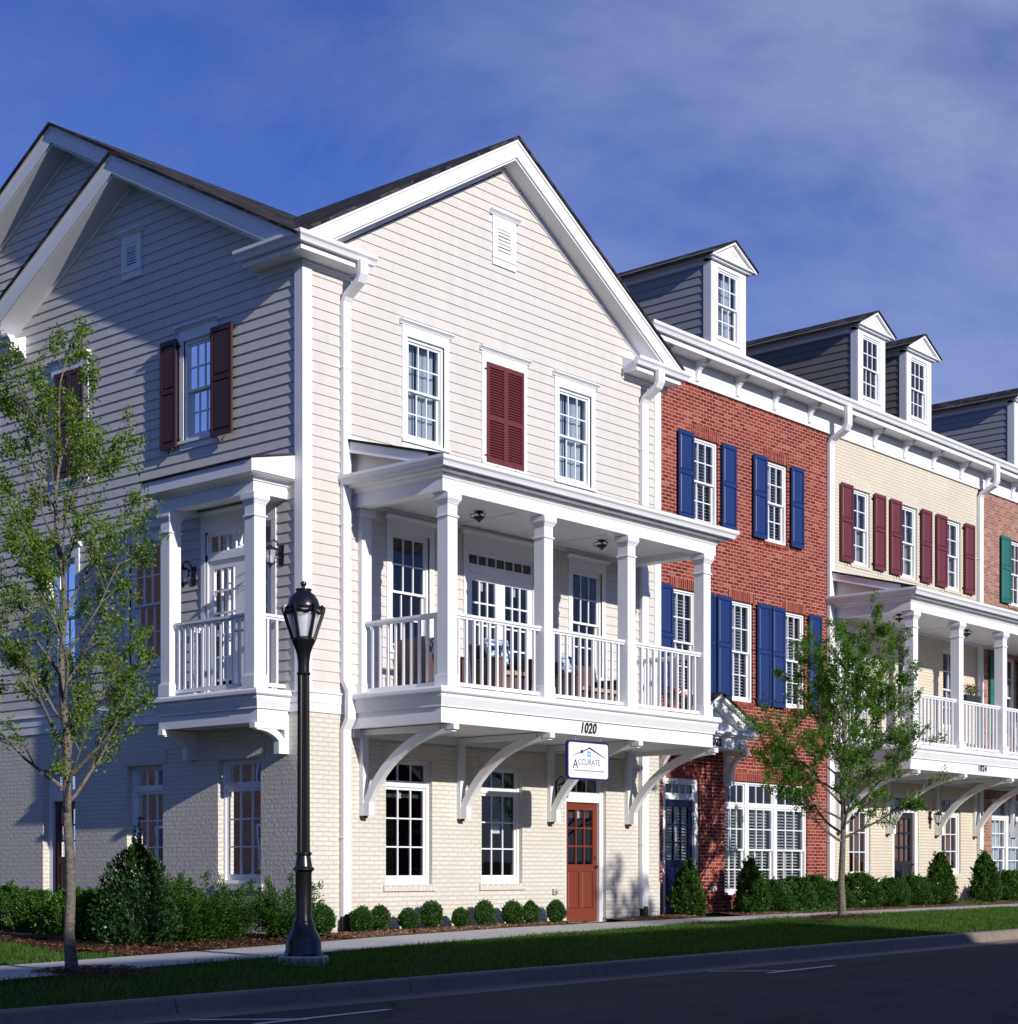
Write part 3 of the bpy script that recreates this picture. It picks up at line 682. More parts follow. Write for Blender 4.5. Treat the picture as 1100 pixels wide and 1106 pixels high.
def panel_door(house, fr, u0, u1, z0, z1, d, mat, glass=True, gz=.48, cols=3, rows=3, lower=2, knob='right', deco=None, deep=None):
    mb = MB(fr); th = .045; s = .12
    gz0 = z0+(z1-z0)*gz; gz1 = z1-s*1.1
    mb.box(u0, u0+s, d-th, d, z0, z1, mat); mb.box(u1-s, u1, d-th, d, z0, z1, mat)
    mb.box(u0+s, u1-s, d-th, d, z0, z0+.22, mat); mb.box(u0+s, u1-s, d-th, d, z1-s*1.1, z1, mat); mb.box(u0+s, u1-s, d-th, d, gz0-.12, gz0, mat)
    a0, a1 = u0+s, u1-s; n = lower
    if n:
        um = (a0+a1)/2
        if n == 2: mb.box(um-.045, um+.045, d-th, d, z0+.22, gz0-.12, mat); spans = [(a0, um-.045), (um+.045, a1)]
        else: spans = [(a0, a1)]
        for x, y in spans:
            mb.box(x, y, d-th+.01, d-.015, z0+.22, gz0-.12, mat); q = .035
            zz0, zz1 = z0+.22, gz0-.12
            mb.add([(x+.012, d-.0145, zz0+.012), (y-.012, d-.0145, zz0+.012), (y-.012, d-.0145, zz1-.012), (x+.012, d-.0145, zz1-.012), (x+q, d-.003, zz0+q), (y-q, d-.003, zz0+q), (y-q, d-.003, zz1-q), (x+q, d-.003, zz1-q)],
                   [(0, 1, 5, 4), (1, 2, 6, 5), (2, 3, 7, 6), (3, 0, 4, 7), (4, 5, 6, 7)], mat)
    for i in range(1, cols):
        u = a0+(a1-a0)*i/cols; mb.box(u-.014, u+.014, d-th+.006, d-.004, gz0, gz1, mat)
    for j in range(1, rows):
        z = gz0+(gz1-gz0)*j/rows; mb.box(a0, a1, d-th+.008, d-.006, z-.014, z+.014, mat)
    o = mb.build('door', house)
    g = MB(fr); g.quad([(a0, d-.025, gz0), (a1, d-.025, gz0), (a1, d-.025, gz1), (a0, d-.025, gz1)], 'glass'); g.build('door_pane', o, recalc=False)
    room(fr, u0+.03, u1-.03, z0+.02, z1-.02, d-.06, o, .8)
    k = MB(fr); ku = u1-.06 if knob == 'right' else u0+.06
    zk = z0+.98; k.tube([(ku, d, zk), (ku, d+.03, zk), (ku, d+.05, zk), (ku, d+.065, zk)], [.02, .012, .028, .02], 'darkmetal', 10); k.build('door_handle', o, smooth=True); k = MB(fr); k.tube([(ku, d, zk+.16), (ku, d+.012, zk+.16)], .026, 'darkmetal', 10)
    k.build('door_lock', o, smooth=True)
    if deco == 'blinds': blinds(fr, a0, a1, gz0, gz1, d-.08, o, .06)
    if deco == 'shade': blinds(fr, a0, a1, gz1-.15, gz1, d-.08, o, .022, .2, w=.03)
    if deco == 'warm': curtain(fr, a0, a1, gz0, gz1, d-.09, 'reflectcurtain', o, ((0, 1),))
    return o
def ground_z(x, y):
    t = min(1, max(0, (-y-4.4)/2.1)); return GS*x-.1*t
def outlet_box(house, fr, u, z):
    mb = MB(fr); mb.box(u-.06, u+.06, 0, .05, z-.05, z+.05, 'steel'); mb.tube([(u, .05, z), (u, .09, z)], [.035, .03], 'steel', 10); mb.build('outlet_box', house)

# ------------------------------------------------------------------ corner house
H = thing('corner_house', (4.5, 4, 0), 'cream sided corner house on painted brick with tall gables and a columned porch', 'house')
FF = Fr('F', 0); FL = Fr('L', 0)
ZB = 3.385
def chevron(mb, fr, uc, zt, sl, h, ul, ur, d0, d1, mat, zmin=None):
    z = lambda u: zt-sl*abs(u-uc)
    L = [(ul, z(ul)-h), (uc, zt-h), (uc, zt), (ul, z(ul))]; Rr = [(uc, zt-h), (ur, z(ur)-h), (ur, z(ur)), (uc, zt)]
    if zmin is not None:
        uk = (zt-h-zmin)/sl
        if uc-uk > ul: L = [(ul, min(zmin, z(ul)-.004)), (uc-uk, zmin), (uc, zt-h), (uc, zt), (ul, z(ul))]
        if uc+uk < ur: Rr = [(uc, zt-h), (uc+uk, zmin), (ur, min(zmin, z(ur)-.004)), (ur, z(ur)), (uc, zt)]
    for poly in (L, Rr): mb.prism(poly, lambda a, b, t: (a, t, b), d0, d1, mat)
def slab(parent, pts, th=.05, name='roof', mat='shingle'):
    mb = MB(); n = len(pts)
    mb.add(list(pts)+[(x, y, z-th) for x, y, z in pts], [list(range(n)), [n+i for i in range(n)][::-1]]+[(i, (i+1) % n, n+(i+1) % n, n+i) for i in range(n)], mat)
    return mb.build(name, parent)
# ground floor brick
gw = [(1.76, 2.82, .77, 2.77), (4.02, 5.07, .77, 2.74), (6.245, 7.42, .06, 2.78)]
b = MB(FF); flat_wall(b, 0, 9.08, -.5, ZB, gw, 'cbrick', .1)
for h in gw[:2]: b.box(h[0]-.06, h[1]+.06, .001, .03, h[2]-.11, h[2]-.002, 'cbrick_s')
b.build('brick_wall', H, recalc=False)
for h in gw:
    b = MB(FF); b.box(h[0]-.08, h[1]+.08, -.02, .007, h[3]+.001, h[3]+.24, 'cbrick_s'); b.build('brick_header', H)
window(H, FF, *gw[0], 3, 3, 0, -.10, 'shade', single=True, transom=2.36)
window(H, FF, *gw[1], 3, 3, 0, -.10, 'paper', single=True, transom=2.33)
lw = [(.95, 1.97, .79, 2.73), (3.36, 4.32, .79, 2.72), (5.78, 6.74, .04, 2.75)]
b = MB(FL); flat_wall(b, 0, 8.25, -.5, ZB, lw, 'cbrick', .13)
for h in lw[:2]: b.box(h[0]-.06, h[1]+.06, .001, .035, h[2]-.11, h[2]-.002, 'cbrick_s')
b.build('brick_wall', H, recalc=False)
for h in lw:
    b = MB(FL); b.box(h[0]-.09, h[1]+.09, -.02, .012, h[3]+.001, h[3]+.24, 'cbrick_s'); b.build('brick_header', H)
window(H, FL, *lw[0], 3, 3, 0, -.13, 'warm', single=True, transom=2.31)
window(H, FL, *lw[1], 3, 3, 0, -.13, 'warm', single=True, transom=2.33)
def door_frame(house, fr, u0, u1, z0, z1, d, zt, cols=3, w=.1, paneltop=None):
    mb = MB(fr)
    mb.box(u0, u0+w, d-.06, d+.03, z0, z1); mb.box(u1-w, u1, d-.06, d+.03, z0, z1); mb.box(u0+w, u1-w, d-.06, d+.03, z1-.08, z1)
    mb.box(u0+w, u1-w, d-.06, d+.02, paneltop, zt)
    mb.box(u0-.0, u1+.0, d-.06, d+.10, z0-.05, z0-.001, 'concrete')
    a, b, c, e = sash(mb, u0+w, u1-w, zt, z1-.08, cols, 1, d, st=.04)
    o = mb.build('door_frame', house); g = MB(fr); g.quad([(a, d-.02, c), (b, d-.02, c), (b, d-.02, e), (a, d-.02, e)], 'glass'); g.build('transom_pane', o, recalc=False)
    room(fr, u0, u1, zt, z1, d-.07, o, .8)
    return o
door_frame(H, FF, 6.245, 7.42, .06, 2.78, -.10, 2.36, 3, .11, 2.215)
x = panel_door(H, FF, 6.355, 7.31, .075, 2.21, -.13, 'reddoor', deco='shade'); x['label'] = 'russet front door with nine panes'
door_frame(H, FL, 5.78, 6.74, .04, 2.75, -.16, 2.36, 3, .1, 2.2)
x = panel_door(H, FL, 5.88, 6.64, .05, 2.195, -.19, 'browndoor', gz=.55, knob='left'); x['label'] = 'brown side door'
# band course
b = MB(); 
bp = [(-.02, ZB), (.022, ZB), (.022, 3.53), (.034, 3.53), (.034, 3.665), (.06, 3.675), (.06, 3.70), (-.02, 3.72)]
b.sweep([(0, 8.25), (0, 0), (9.08, 0)], bp, 'trim'); b.build('band_board', H)
# siding, front
fh = [(2.219, 3.083, 7.87, 9.52), (6.038, 6.958, 7.87, 9.52), (1.87, 2.735, 4.48, 6.37), (3.655, 5.40, 3.74, 6.33), (6.414, 7.27, 4.48, 6.37)]
def fprof(z):
    k = (12.85-z)/.6; return max(.165, 4.54-k), min(8.875, 4.54+k)
brk = [12.85-.6*(4.54-.165), 12.85-.6*(8.875-4.54)]
b = MB(FF); lap_wall(b, fprof, 3.70, 12.84, fh, 'siding', breaks=brk)
for h in fh:
    a0, b0, c0, e0 = h
    b.quad([(a0, .016, c0), (a0, .016, e0), (a0, -.2, e0), (a0, -.2, c0)], 'white'); b.quad([(b0, .016, c0), (b0, .016, e0), (b0, -.2, e0), (b0, -.2, c0)], 'white')
b.build('siding_wall', H, recalc=False)
lh = [(2.059, 2.80, 7.88, 9.48), (.68, 2.26, 3.74, 6.34), (3.385, 4.224, 4.36, 6.37), (5.75, 6.60, 4.36, 6.37)]
def lprof(z):
    k = (12.31-z)/.53; return max(.15, 4.13-k), min(8.12, 4.13+k)
b = MB(FL); lap_wall(b, lprof, 3.70, 12.30, lh, 'siding', breaks=[12.31-.53*(4.13-.15), 12.31-.53*(8.12-4.13)])
for h in lh:
    a0, b0, c0, e0 = h
    b.quad([(a0, .016, c0), (a0, .016, e0), (a0, -.2, e0), (a0, -.2, c0)], 'white'); b.quad([(b0, .016, c0), (b0, .016, e0), (b0, -.2, e0), (b0, -.2, c0)], 'white')
b.build('siding_wall', H, recalc=False)
# corner boards
b = MB(); b.box(-.03, .165, -.03, -.0, 3.70, 10.07, 'trim'); b.box(-.03, 0, 0, .15, 3.70, 10.07, 'trim'); b.build('corner_board', H)
b = MB(); b.box(8.875, 9.08, -.03, 0, 3.70, 10.07, 'trim'); b.box(9.05, 9.08, .0, .46, -.5, 10.6, 'trim'); b.build('corner_board', H)
b = MB(); b.box(-.03, 0, 8.10, 8.25, 3.70, 10.07, 'trim'); b.build('corner_board', H)
# rake trims, soffits, fascias
def rake(parent, fr, uc, zt, sl, ov, wl, ul, ur):
    b = MB(fr); chevron(b, fr, uc, wl+.115, sl, .115, ul+ov*.8, ur-ov*.8, 0, .03, 'trim'); b.build('rake_trim', parent)
    b = MB(fr); chevron(b, fr, uc, zt-.36, sl, .03, ul+.62, ur-.5, .0, ov-.03, 'ceiling'); b.build('rake_soffit', parent)
    b = MB(fr); chevron(b, fr, uc, zt-.03, sl, .32, ul, ur, ov-.03, ov, 'trim', 10.37); chevron(b, fr, uc, zt-.03, sl, .07, ul, ur, ov, ov+.018, 'trim', 10.37); b.build('rake_board', parent)
rake(H, FF, 4.50, 13.34, .6, .37, 12.85, -.34, 9.28)
rake(H, FL, 4.13, 12.76, .53, .45, 12.31, -.30, 8.60)
# roof planes (meeting along the valleys)
zf = lambda y: 10.575+.53*y
slab(H, [(-.5, -.42, 13.345-.6*5.0), (4.50, -.42, 13.345), (4.50, 5.21, 13.345)], name='roof')
slab(H, [(4.50, -.42, 13.345), (9.32, -.42, 13.345-.6*4.82), (9.32, -.05, 13.345-.6*4.82), (4.50, 5.21, 13.345)], name='roof')
slab(H, [(-.5, -.42, zf(-.42)), (4.5, 5.21, zf(5.21)), (9.30, -.42, zf(-.42)), (9.30, 7.53, zf(7.53)), (.64, 7.53, zf(7.53)), (.64, 4.13, zf(4.13)), (-.5, 4.13, zf(4.13))], name='roof')
slab(H, [(-.5, 4.13, 12.764), (1.2, 4.13, 12.764), (1.2, 8.72, 12.764-.53*4.59), (-.5, 8.72, 12.764-.53*4.59)], name='roof')
slab(H, [(.64, 7.53, 14.566), (9.3, 7.53, 14.566), (9.3, 13.8, 14.566-.53*6.27), (.64, 13.8, 14.566-.53*6.27)], name='roof')
# rear gable of the main block
FG = Fr('L', 1.15)
b = MB(FG); lap_wall(b, lambda z: (max(3.2, 7.53-(14.1-z)/.53), min(13.3, 7.53+(14.1-z)/.53)), 10.2, 14.08, [], 'siding'); 
flat_wall(b, 8.26, 13.3, -.5, 10.2, [(9.6, 10.5, .8, 2.7), (9.6, 10.5, 4.4, 6.3), (9.6, 10.5, 7.9, 9.5)], 'cbrick', .1); b.build('siding_wall', H, recalc=False)
for z0, z1 in ((.8, 2.7), (4.4, 6.3), (7.9, 9.5)): window(H, FG, 9.6, 10.5, z0, z1, 3, 2, 2, -.1)
rake(H, FG, 7.53, 14.56, .53, .45, 14.10, 4.3, 13.75)
b = MB(); b.box(1.15, 9.1, 13.28, 13.3, -.5, 11.2, 'siding'); b.box(9.085, 9.1, .46, 13.3, -.5, 11.2, 'siding'); b.box(0, 1.15, 8.24, 8.26, -.5, 10.3, 'siding'); b.build('back_wall', H)
# eave returns
box = [(0, 10.16), (.345, 10.16), (.345, 10.25), (.33, 10.33), (0, 10.47)]
fri = [(0, 10.065), (.028, 10.065), (.028, 10.10), (.05, 10.12), (.05, 10.158), (0, 10.158)]
def ereturn(path):
    b = MB(); b.sweep(path, box, 'trim'); b.sweep(path, fri, 'trim'); o = b.build('eave_return', H)
    g = MB(); p = [np.array(q, float) for q in path]
    e0 = p[0]-(p[1]-p[0])/np.linalg.norm(p[1]-p[0])*.08; e1 = p[-1]+(p[-1]-p[-2])/np.linalg.norm(p[-1]-p[-2])*.16
    g.sweep([tuple(e0)]+[tuple(q) for q in p[1:-1]]+[tuple(e1)], gutter_prof(.347, 10.25), 'white'); g.build('gutter', o)
ereturn([(-.0, .97), (0, 0), (.95, 0)])
ereturn([(7.89, 0), (9.27, 0)])
ereturn([(0, 8.7), (0, 7.25)])
# windows with casings
def cased(fr, u0, u1, z0, z1, cols, up, lo, deco, sill=True, **k):
    window(H, fr, u0, u1, z0, z1, cols, up, lo, -.03, deco); casing(H, fr, u0, u1, z0, z1, sill=sill, **k)
cased(FF, 2.219, 3.083, 7.87, 9.52, 3, 2, 2, 'curtain')
cased(FF, 6.038, 6.958, 7.87, 9.52, 3, 2, 2, 'curtain')
casing(H, FF, 4.111, 5.059, 7.84, 9.53, w=.108)
for a, c in ((4.111, 4.584), (4.586, 5.059)): shutter(H, FF, a, c, 7.84, 9.53, 'maroon', d=.018, louvre=True, split=.45)['label'] = 'closed louvred maroon shutter'
cased(FF, 1.87, 2.735, 4.48, 6.37, 3, 2, 2, 'shade', w=.11)
cased(FF, 6.414, 7.27, 4.48, 6.37, 3, 2, 2, 'shade', w=.105)
cased(FL, 2.059, 2.80, 7.88, 9.48, 3, 2, 2, 'dark', w=.10)
cased(FL, 3.385, 4.224, 4.36, 6.37, 3, 2, 2, 'warm')
cased(FL, 5.75, 6.60, 4.36, 6.37, 3, 2, 2, 'warm')
shutter(H, FL, 1.52, 2.03, 7.80, 9.52, 'brown', d=.075, hinge=2.03)
shutter(H, FL, 2.92, 3.33, 7.80, 9.54, 'brown', d=.055, hinge=2.92)
casing(H, FL, 5.49, 6.33, 7.75, 9.60, w=.115)
for a, c in ((5.49, 5.909), (5.911, 6.33)): shutter(H, FL, a, c, 7.76, 9.60, 'brown', d=.018)['label'] = 'closed brown shutter'
tex_vent(H, FF, 4.27, 4.87, 11.22, 12.05)
tex_vent(H, FL, 3.91, 4.43, 10.80, 11.52)
# french doors
def french(fr, u0, u1, z0, ztr, z1, cols, tc, rows=5):
    casing(H, fr, u0, u1, z0, z1, w=.10, sill=False, head=.24)
    mb = MB(fr); mb.box(u0, u1, -.10, .0, ztr-.10, ztr); mb.box(u0, u1, -.10, .05, z0-.03, z0+.01, 'steel')
    mb.box(u0, u0+.035, -.10, .0, z0, z1); mb.box(u1-.035, u1, -.10, .0, z0, z1); mb.box(u0, u1, -.10, 0, z1-.03, z1)
    a, b_, c, e = sash(mb, u0+.035, u1-.035, ztr, z1-.03, tc, 1, -.02, st=.04)
    o = mb.build('french_door_frame', H); g = MB(fr); g.quad([(a, -.04, c), (b_, -.04, c), (b_, -.04, e), (a, -.04, e)], 'glass'); g.build('transom_pane', o, recalc=False)
    room(fr, u0+.05, u1-.05, ztr, z1-.04, -.11, o)
    um = (u0+u1)/2
    for s, (a, c) in enumerate(((u0+.037, um-.002), (um+.002, u1-.037))):
        panel_door(H, fr, a, c, z0+.01, ztr-.102, -.03, 'white', gz=.12, cols=3, rows=rows, lower=0, knob='right' if s == 0 else 'left', deco='shade' if fr.k == 'F' else 'warm')
french(FF, 3.655, 5.40, 3.74, 6.07, 6.33, 3, 7)
french(FL, .68, 2.26, 3.74, 5.98, 6.34, 3, 7, 5)
porch(H, .955, [1.137, 3.365, 5.54, 7.76], 0, 3.70, 8.41, 7.985, [1.235, 3.465, 5.79, 8.03])
ceiling_light(H, 2.9, -.95, 6.70); ceiling_light(H, 6.07, -.95, 6.70)
text_mesh('house_number', '1020', .235, (4.21, .001, 3.215), Fr('F', -1.95), 'iron', H, shear=.25, wscale=.82, bold=.005, spacing=1.1)
# balcony on the side wall
b = MB(); dp = [(-.06, 3.20), (0, 3.20), (0, 3.405), (.03, 3.405), (.03, 3.43), (.075, 3.55), (.075, 3.60), (.10, 3.60), (.125, 3.62), (.125, 3.665), (.10, 3.70), (-.06, 3.70)]
bpath = [(-.001, 2.66), (-.622, 2.66), (-.622, .31), (-.001, .31)]
b.sweep(bpath, dp, 'white'); b.box(-.57, -.002, .36, 2.61, 3.21, 3.25, 'ceiling'); b.box(-.57, -.002, .36, 2.61, 3.64, 3.699, 'white'); b.build('balcony_deck', H)
column(H, -.70, .285, 3.70, 6.60, .225); column(H, -.70, 2.29, 3.70, 6.60, .225)
railing(H, (-.59, .50), (-.59, 2.29), 3.75, 4.84, 12); railing(H, (-.48, .40), (-.03, .40), 3.75, 4.84, 2); railing(H, (-.48, 2.40), (-.03, 2.40), 3.75, 4.84, 2)
b = MB(); b.sweep([(-.001, 2.60), (-.68, 2.60), (-.68, .33), (-.001, .33)], [(-.22, 6.602), (0, 6.602), (0, 6.78), (-.22, 6.78)], 'white'); b.build('balcony_beam', H)
b = MB(); b.sweep([(-.001, 2.60), (-.68, 2.60), (-.68, .33), (-.001, .33)], [(-.2, 6.782), (.02, 6.782), (.03, 6.81), (.06, 6.84), (.17, 6.855), (.18, 6.865), (.18, 6.88), (-.2, 6.88)], 'white')
b.prism([(-.87, 6.86), (-.87, 7.05), (-.001, 7.24), (-.001, 6.86)], lambda a, c, t: (a, t, c), .15, .18, 'white')
b.prism([(-.87, 6.86), (-.87, 7.05), (-.001, 7.24), (-.001, 6.86)], lambda a, c, t: (a, t, c), 2.76, 2.79, 'white')
b.box(-.87, -.845, .181, 2.759, 6.861, 7.05); b.build('balcony_cornice', H)
b = MB(); b.prism([(-.90, 7.052), (-.90, 7.08), (-.001, 7.28), (-.001, 7.25)], lambda a, c, t: (a, t, c), .13, 2.81, 'shingle'); b.build('balcony_roof', H)
b = MB(); b.box(-.5, -.003, .53, 2.4, 6.70, 6.73, 'ceiling'); b.build('balcony_ceiling', H)
for yy in (.37, 2.56): arch_bracket(H, FL, yy, .62, 2.75, 3.198, .10, th=.11, t0=5, cap=False)
wall_lantern(H, FL, .46, 5.80); wall_lantern(H, FL, 2.55, 5.72)
wall_lantern(H, FF, 5.93, 2.45)
downpipe(H, FF, .755, .92, 10.22, .28, jog=(3.74, .42, .10), gut=.43)
downpipe(H, FF, 8.40, 8.60, 10.22, 7.62, gut=.43, boot=False); downpipe(H, FF, 8.40, 8.60, 7.4, .28, gut=.055)
outlet_box(H, FF, 5.93, .62)

# ------------------------------------------------------------------ row houses
YR = .45; FR = Fr('F', YR)
def ledger(h, wins, sol):    # headers and sills
    for w in wins:
        b = MB(FR); b.box(w[0]-.04, w[1]+.04, -.02, .006, w[3]+.001, w[3]+.22, sol); b.build('brick_header', h)
def row_house(name, label, x0, x1, brickm, sol, wins, doors, depth=13.3):
    h = thing(name, ((x0+x1)/2, YR+4, .01), label, 'house')
    holes = [w[:4] for w in wins]+[d[:4] for d in doors]
    b = MB(FR); flat_wall(b, x0, x1, -.5, 10.66, holes, brickm, .08)
    for w in wins: b.box(w[0]-.03, w[1]+.03, .0, .022, w[2]-.075, w[2]-.002, sol)
    b.build('brick_wall', h, recalc=False); ledger(h, wins+doors, sol)
    # frieze, brackets, soffit, gutter
    b = MB(FR); b.box(x0, x1, -.02, .03, 10.645, 11.13, 'white'); b.box(x0, x1, .03, .052, 10.645, 10.70); b.box(x0, x1, .03, .05, 10.86, 10.885)
    b.box(x0, x1, .03, .042, 10.66, 10.86); b.box(x0, x1, .03, .42, 11.10, 11.16, 'white'); b.profile_u([(.42, 11.08), (.44, 11.08), (.44, 11.19), (.42, 11.19)], x0, x1, 'white'); b.build('frieze', h)
    g = MB(FR); g.profile_u(gutter_prof(.442, 11.19, 1.0), x0, x1, 'white'); g.profile_u([(.40, 11.185), (.44, 11.185), (.44, 11.30), (.40, 11.30)], x0, x1, 'white'); g.build('gutter', h)
    yb = YR-.44; yt = 6.9; zt = 11.33+.42*(yt-yb)
    slab(h, [(x0, yb, 11.33), (x1, yb, 11.33), (x1, yt, zt), (x0, yt, zt)], .05); slab(h, [(x0, yt, zt), (x1, yt, zt), (x1, depth+.2, 11.33), (x0, depth+.2, 11.33)], .05)
    b = MB(); b.box(x0, x1, depth-.02, depth, -.5, 11.3, brickm); b.build('back_wall', h)
    return h
def corbels(h, xs):
    for x in xs:
        b = MB(FR); w = .06
        pr = [(.043, 10.72), (.075, 10.72), (.085, 10.76), (.09, 10.84), (.12, 10.93), (.19, 11.00), (.27, 11.03), (.30, 11.06), (.30, 11.099), (.043, 11.099)]
        b.profile_u(pr, x-w, x+w, 'white'); b.box(x-w-.012, x+w+.012, .042, .32, 11.07, 11.098); b.build('cornice_bracket', h)
def dormer(h, x0, x1, mat, deco='curtain', ya=.8):
    xm = (x0+x1)/2; zs = 11.2; ze = 13.50; yb = 7.0
    d = MB(); F2 = Fr('F', ya)
    d2 = MB(F2); hole = (xm-.40, xm+.40, 11.97, 13.42)
    for a, b_, c, e in cells(x0+.0, x1, zs, ze+.2, [hole]): d2.quad([(a, 0, c), (b_, 0, c), (b_, 0, e), (a, 0, e)], 'white')
    base = d2.build('dormer', h, recalc=False)
    for fr, sgn in ((Fr('L', x0), 1), (Fr('L', x1), -1)):
        s = MB(fr if sgn == 1 else (lambda u, dd, z, q=x1: (q+dd, u, z))); lap_wall(s, lambda z: (ya+.16, yb), zs, ze, [], mat, pitch=.17, lap=.016)
        s.box(ya-.001, ya+.17, -.02, .022, zs, ze, 'white'); s.box(ya+.17, yb, -.02, .025, ze-.05, ze+.10, 'white'); s.box(ya-.1, yb, .025, .10, ze+.06, ze+.10, 'white'); s.box(ya-.18, yb, .10, .125, ze+.05, ze+.16, 'white')
        s.build('dormer_side', base, recalc=False)
    # face trim
    t = MB(F2); t.box(x0-.02, hole[0], 0, .025, zs, ze+.02); t.box(hole[1], x1+.02, 0, .025, zs, ze+.02); t.box(hole[0], hole[1], 0, .025, hole[3], ze+.02); t.box(hole[0]-.03, hole[1]+.03, 0, .045, hole[2]-.05, hole[2]-.001); t.box(hole[0], hole[1], 0, .02, zs, hole[2]-.051)
    # pediment
    sl = .52; hw = (x1-x0)/2+.20
    zt = ze+.08+sl*hw
    t.box(x0-.13, x1+.13, 0, .10, ze+.02, ze+.06); t.box(x0-.16, x1+.16, 0, .16, ze+.06, ze+.10)
    t.prism([(xm-hw+.03, ze+.10), (xm+hw-.03, ze+.10), (xm, zt-.02)], lambda a, c, q: (a, q, c), 0, .12, 'white')
    chevron(t, F2, xm, zt+.03, sl, .085, xm-hw, xm+hw, .12, .185, 'white')
    chevron(t, F2, xm, zt-.17, sl, .03, xm-.18, xm+.18, .12, .135, 'white')
    t.build('dormer_face', base)
    for s in (-1, 1):
        slab(base, [(xm, ya-.215, zt+.035), (xm, yb, zt+.035), (xm+s*(hw+.03), yb, zt+.035-sl*(hw+.03)), (xm+s*(hw+.03), ya-.215, zt+.035-sl*(hw+.03))], .035, 'dormer_roof')
    # window (one level only below the dormer)
    wm = MB(F2); u0, u1, z0, z1 = hole; f = .04; dd = -.02
    wm.box(u0, u0+f, dd-.08, dd+.02, z0, z1); wm.box(u1-f, u1, dd-.08, dd+.02, z0, z1); wm.box(u0+f, u1-f, dd-.08, dd+.02, z1-f, z1); wm.box(u0+f, u1-f, dd-.08, dd+.03, z0, z0+f)
    zm = (z0+z1)/2
    A = sash(wm, u0+f, u1-f, zm-.02, z1-f, 3, 2, dd, st=.035); B = sash(wm, u0+f, u1-f, z0+f, zm+.02, 3, 2, dd-.038, st=.035, bot=.05)
    wm.build('dormer_window', base)
    g = MB(F2); g.quad([(u0+f, dd-.02, zm), (u1-f, dd-.02, zm), (u1-f, dd-.02, z1-f), (u0+f, dd-.02, z1-f)], 'glass'); g.quad([(u0+f, dd-.058, z0+f), (u1-f, dd-.058, z0+f), (u1-f, dd-.058, zm), (u0+f, dd-.058, zm)], 'glass'); g.build('dormer_pane', base, recalc=False)
    room(F2, u0, u1, z0, z1, dd-.1, base, .7)
    if deco == 'curtain': curtain(F2, u0+f, u1-f, z0+f, z1-f, dd-.16, 'curtain', base, ((0, .42), (.5, 1)))
def shut_pairs(h, lst, mat, z0, z1):
    for a, c, hg in lst: shutter(h, FR, a, c, z0, z1, mat, d=.045, hinge=hg)
# red brick house
w3 = (7.92, 9.64); w2 = (4.47, 6.54)
redw = [(10.756, 11.699, *w3), (13.435, 14.33, *w3), (10.05, 10.95, *w2), (12.094, 12.996, *w2), (14.146, 15.045, *w2), (11.94, 15.15, .49, 2.83)]
redd = [(9.80, 11.03, .09, 2.81)]
HR = row_house('red_brick_house', 'red brick terraced house with blue shutters, navy door and one dormer on its roof', 9.08, 16.0, 'rbrick', 'rbrick_s', redw, redd)
for i, w in enumerate(redw[:5]): window(HR, FR, *w, 3 if i != 0 else 3, 2, 2, -.07, 'blinds')
window(HR, FR, *redw[5], 3, 2, 2, -.07, 'blinds', transom=2.33, mull=[12.95-.12, 13.92])
door_frame(HR, FR, 9.80, 11.03, .09, 2.81, -.06, 2.47, 4, .12, 2.385)
panel_door(HR, FR, 9.92, 10.91, .10, 2.38, -.09, 'navy', deco='blinds')['label'] = 'navy front door'
shut_pairs(HR, [(10.24, 10.745, 10.745), (11.76, 12.265, 11.76), (12.92, 13.425, 13.425), (14.39, 14.89, 14.39)], 'blue', 7.93, 9.66)
shut_pairs(HR, [(9.54, 10.04, 10.04), (11.0, 11.50, 11.0), (11.585, 12.085, 12.085), (13.07, 13.57, 13.07), (13.63, 14.135, 14.135), (15.12, 15.63, 15.12)], 'blue', 4.44, 6.56)
dormer(HR, 11.95, 13.19, 'dsiding')
# canopy over the navy door
b = MB(FR); cx0, cx1 = 9.50, 11.85
b.box(cx0, cx1, 0, .60, 3.40, 3.64, 'white'); b.box(cx0-.12, cx1+.12, 0, .68, 3.64, 3.67); b.box(cx0-.2, cx1+.2, 0, .74, 3.67, 3.72)
xm = (cx0+cx1)/2; hw = (cx1-cx0)/2+.26
for (p0, p1) in (((xm-hw, 3.72), (xm, 3.72+.45*hw)), ((xm, 3.72+.45*hw), (xm+hw, 3.72))):
    b.prism([(p0[0], p0[1]-.0), (p1[0], p1[1]-.0), (p1[0], p1[1]+.06), (p0[0], p0[1]+.06)] , lambda a, c, t: (a, t, c), 0, .78, 'white')
b.prism([(xm-hw+.05, 3.721), (xm+hw-.05, 3.721), (xm, 3.71+.45*hw)], lambda a, c, t: (a, t, c), 0, .55, 'white')
chevron(b, FR, xm, 3.72+.45*hw, .45, .16, xm-hw+.1, xm+hw-.1, .55, .70, 'white')
ca = b.build('door_canopy', HR)
for s in (-1, 1):
    y0, y1 = YR, YR-.81; slab(ca, [(xm, y1, 3.83+.45*hw), (xm, y0, 3.83+.45*hw), (xm+s*(hw+.03), y0, 3.815), (xm+s*(hw+.03), y1, 3.815)], .04, 'canopy_roof')
text_mesh('house_number', '1022', .21, (10.50, .001, 3.44), Fr('F', YR-.60), 'iron', ca, wscale=.95, bold=.006, spacing=1.12)
for x in (9.62, 12.02-.03): arch_bracket(HR, FR, x-.05, .52, 2.70, 3.399, .10, th=.11, t0=5, cap=False)
outlet_box(HR, FR, 11.50, .62)
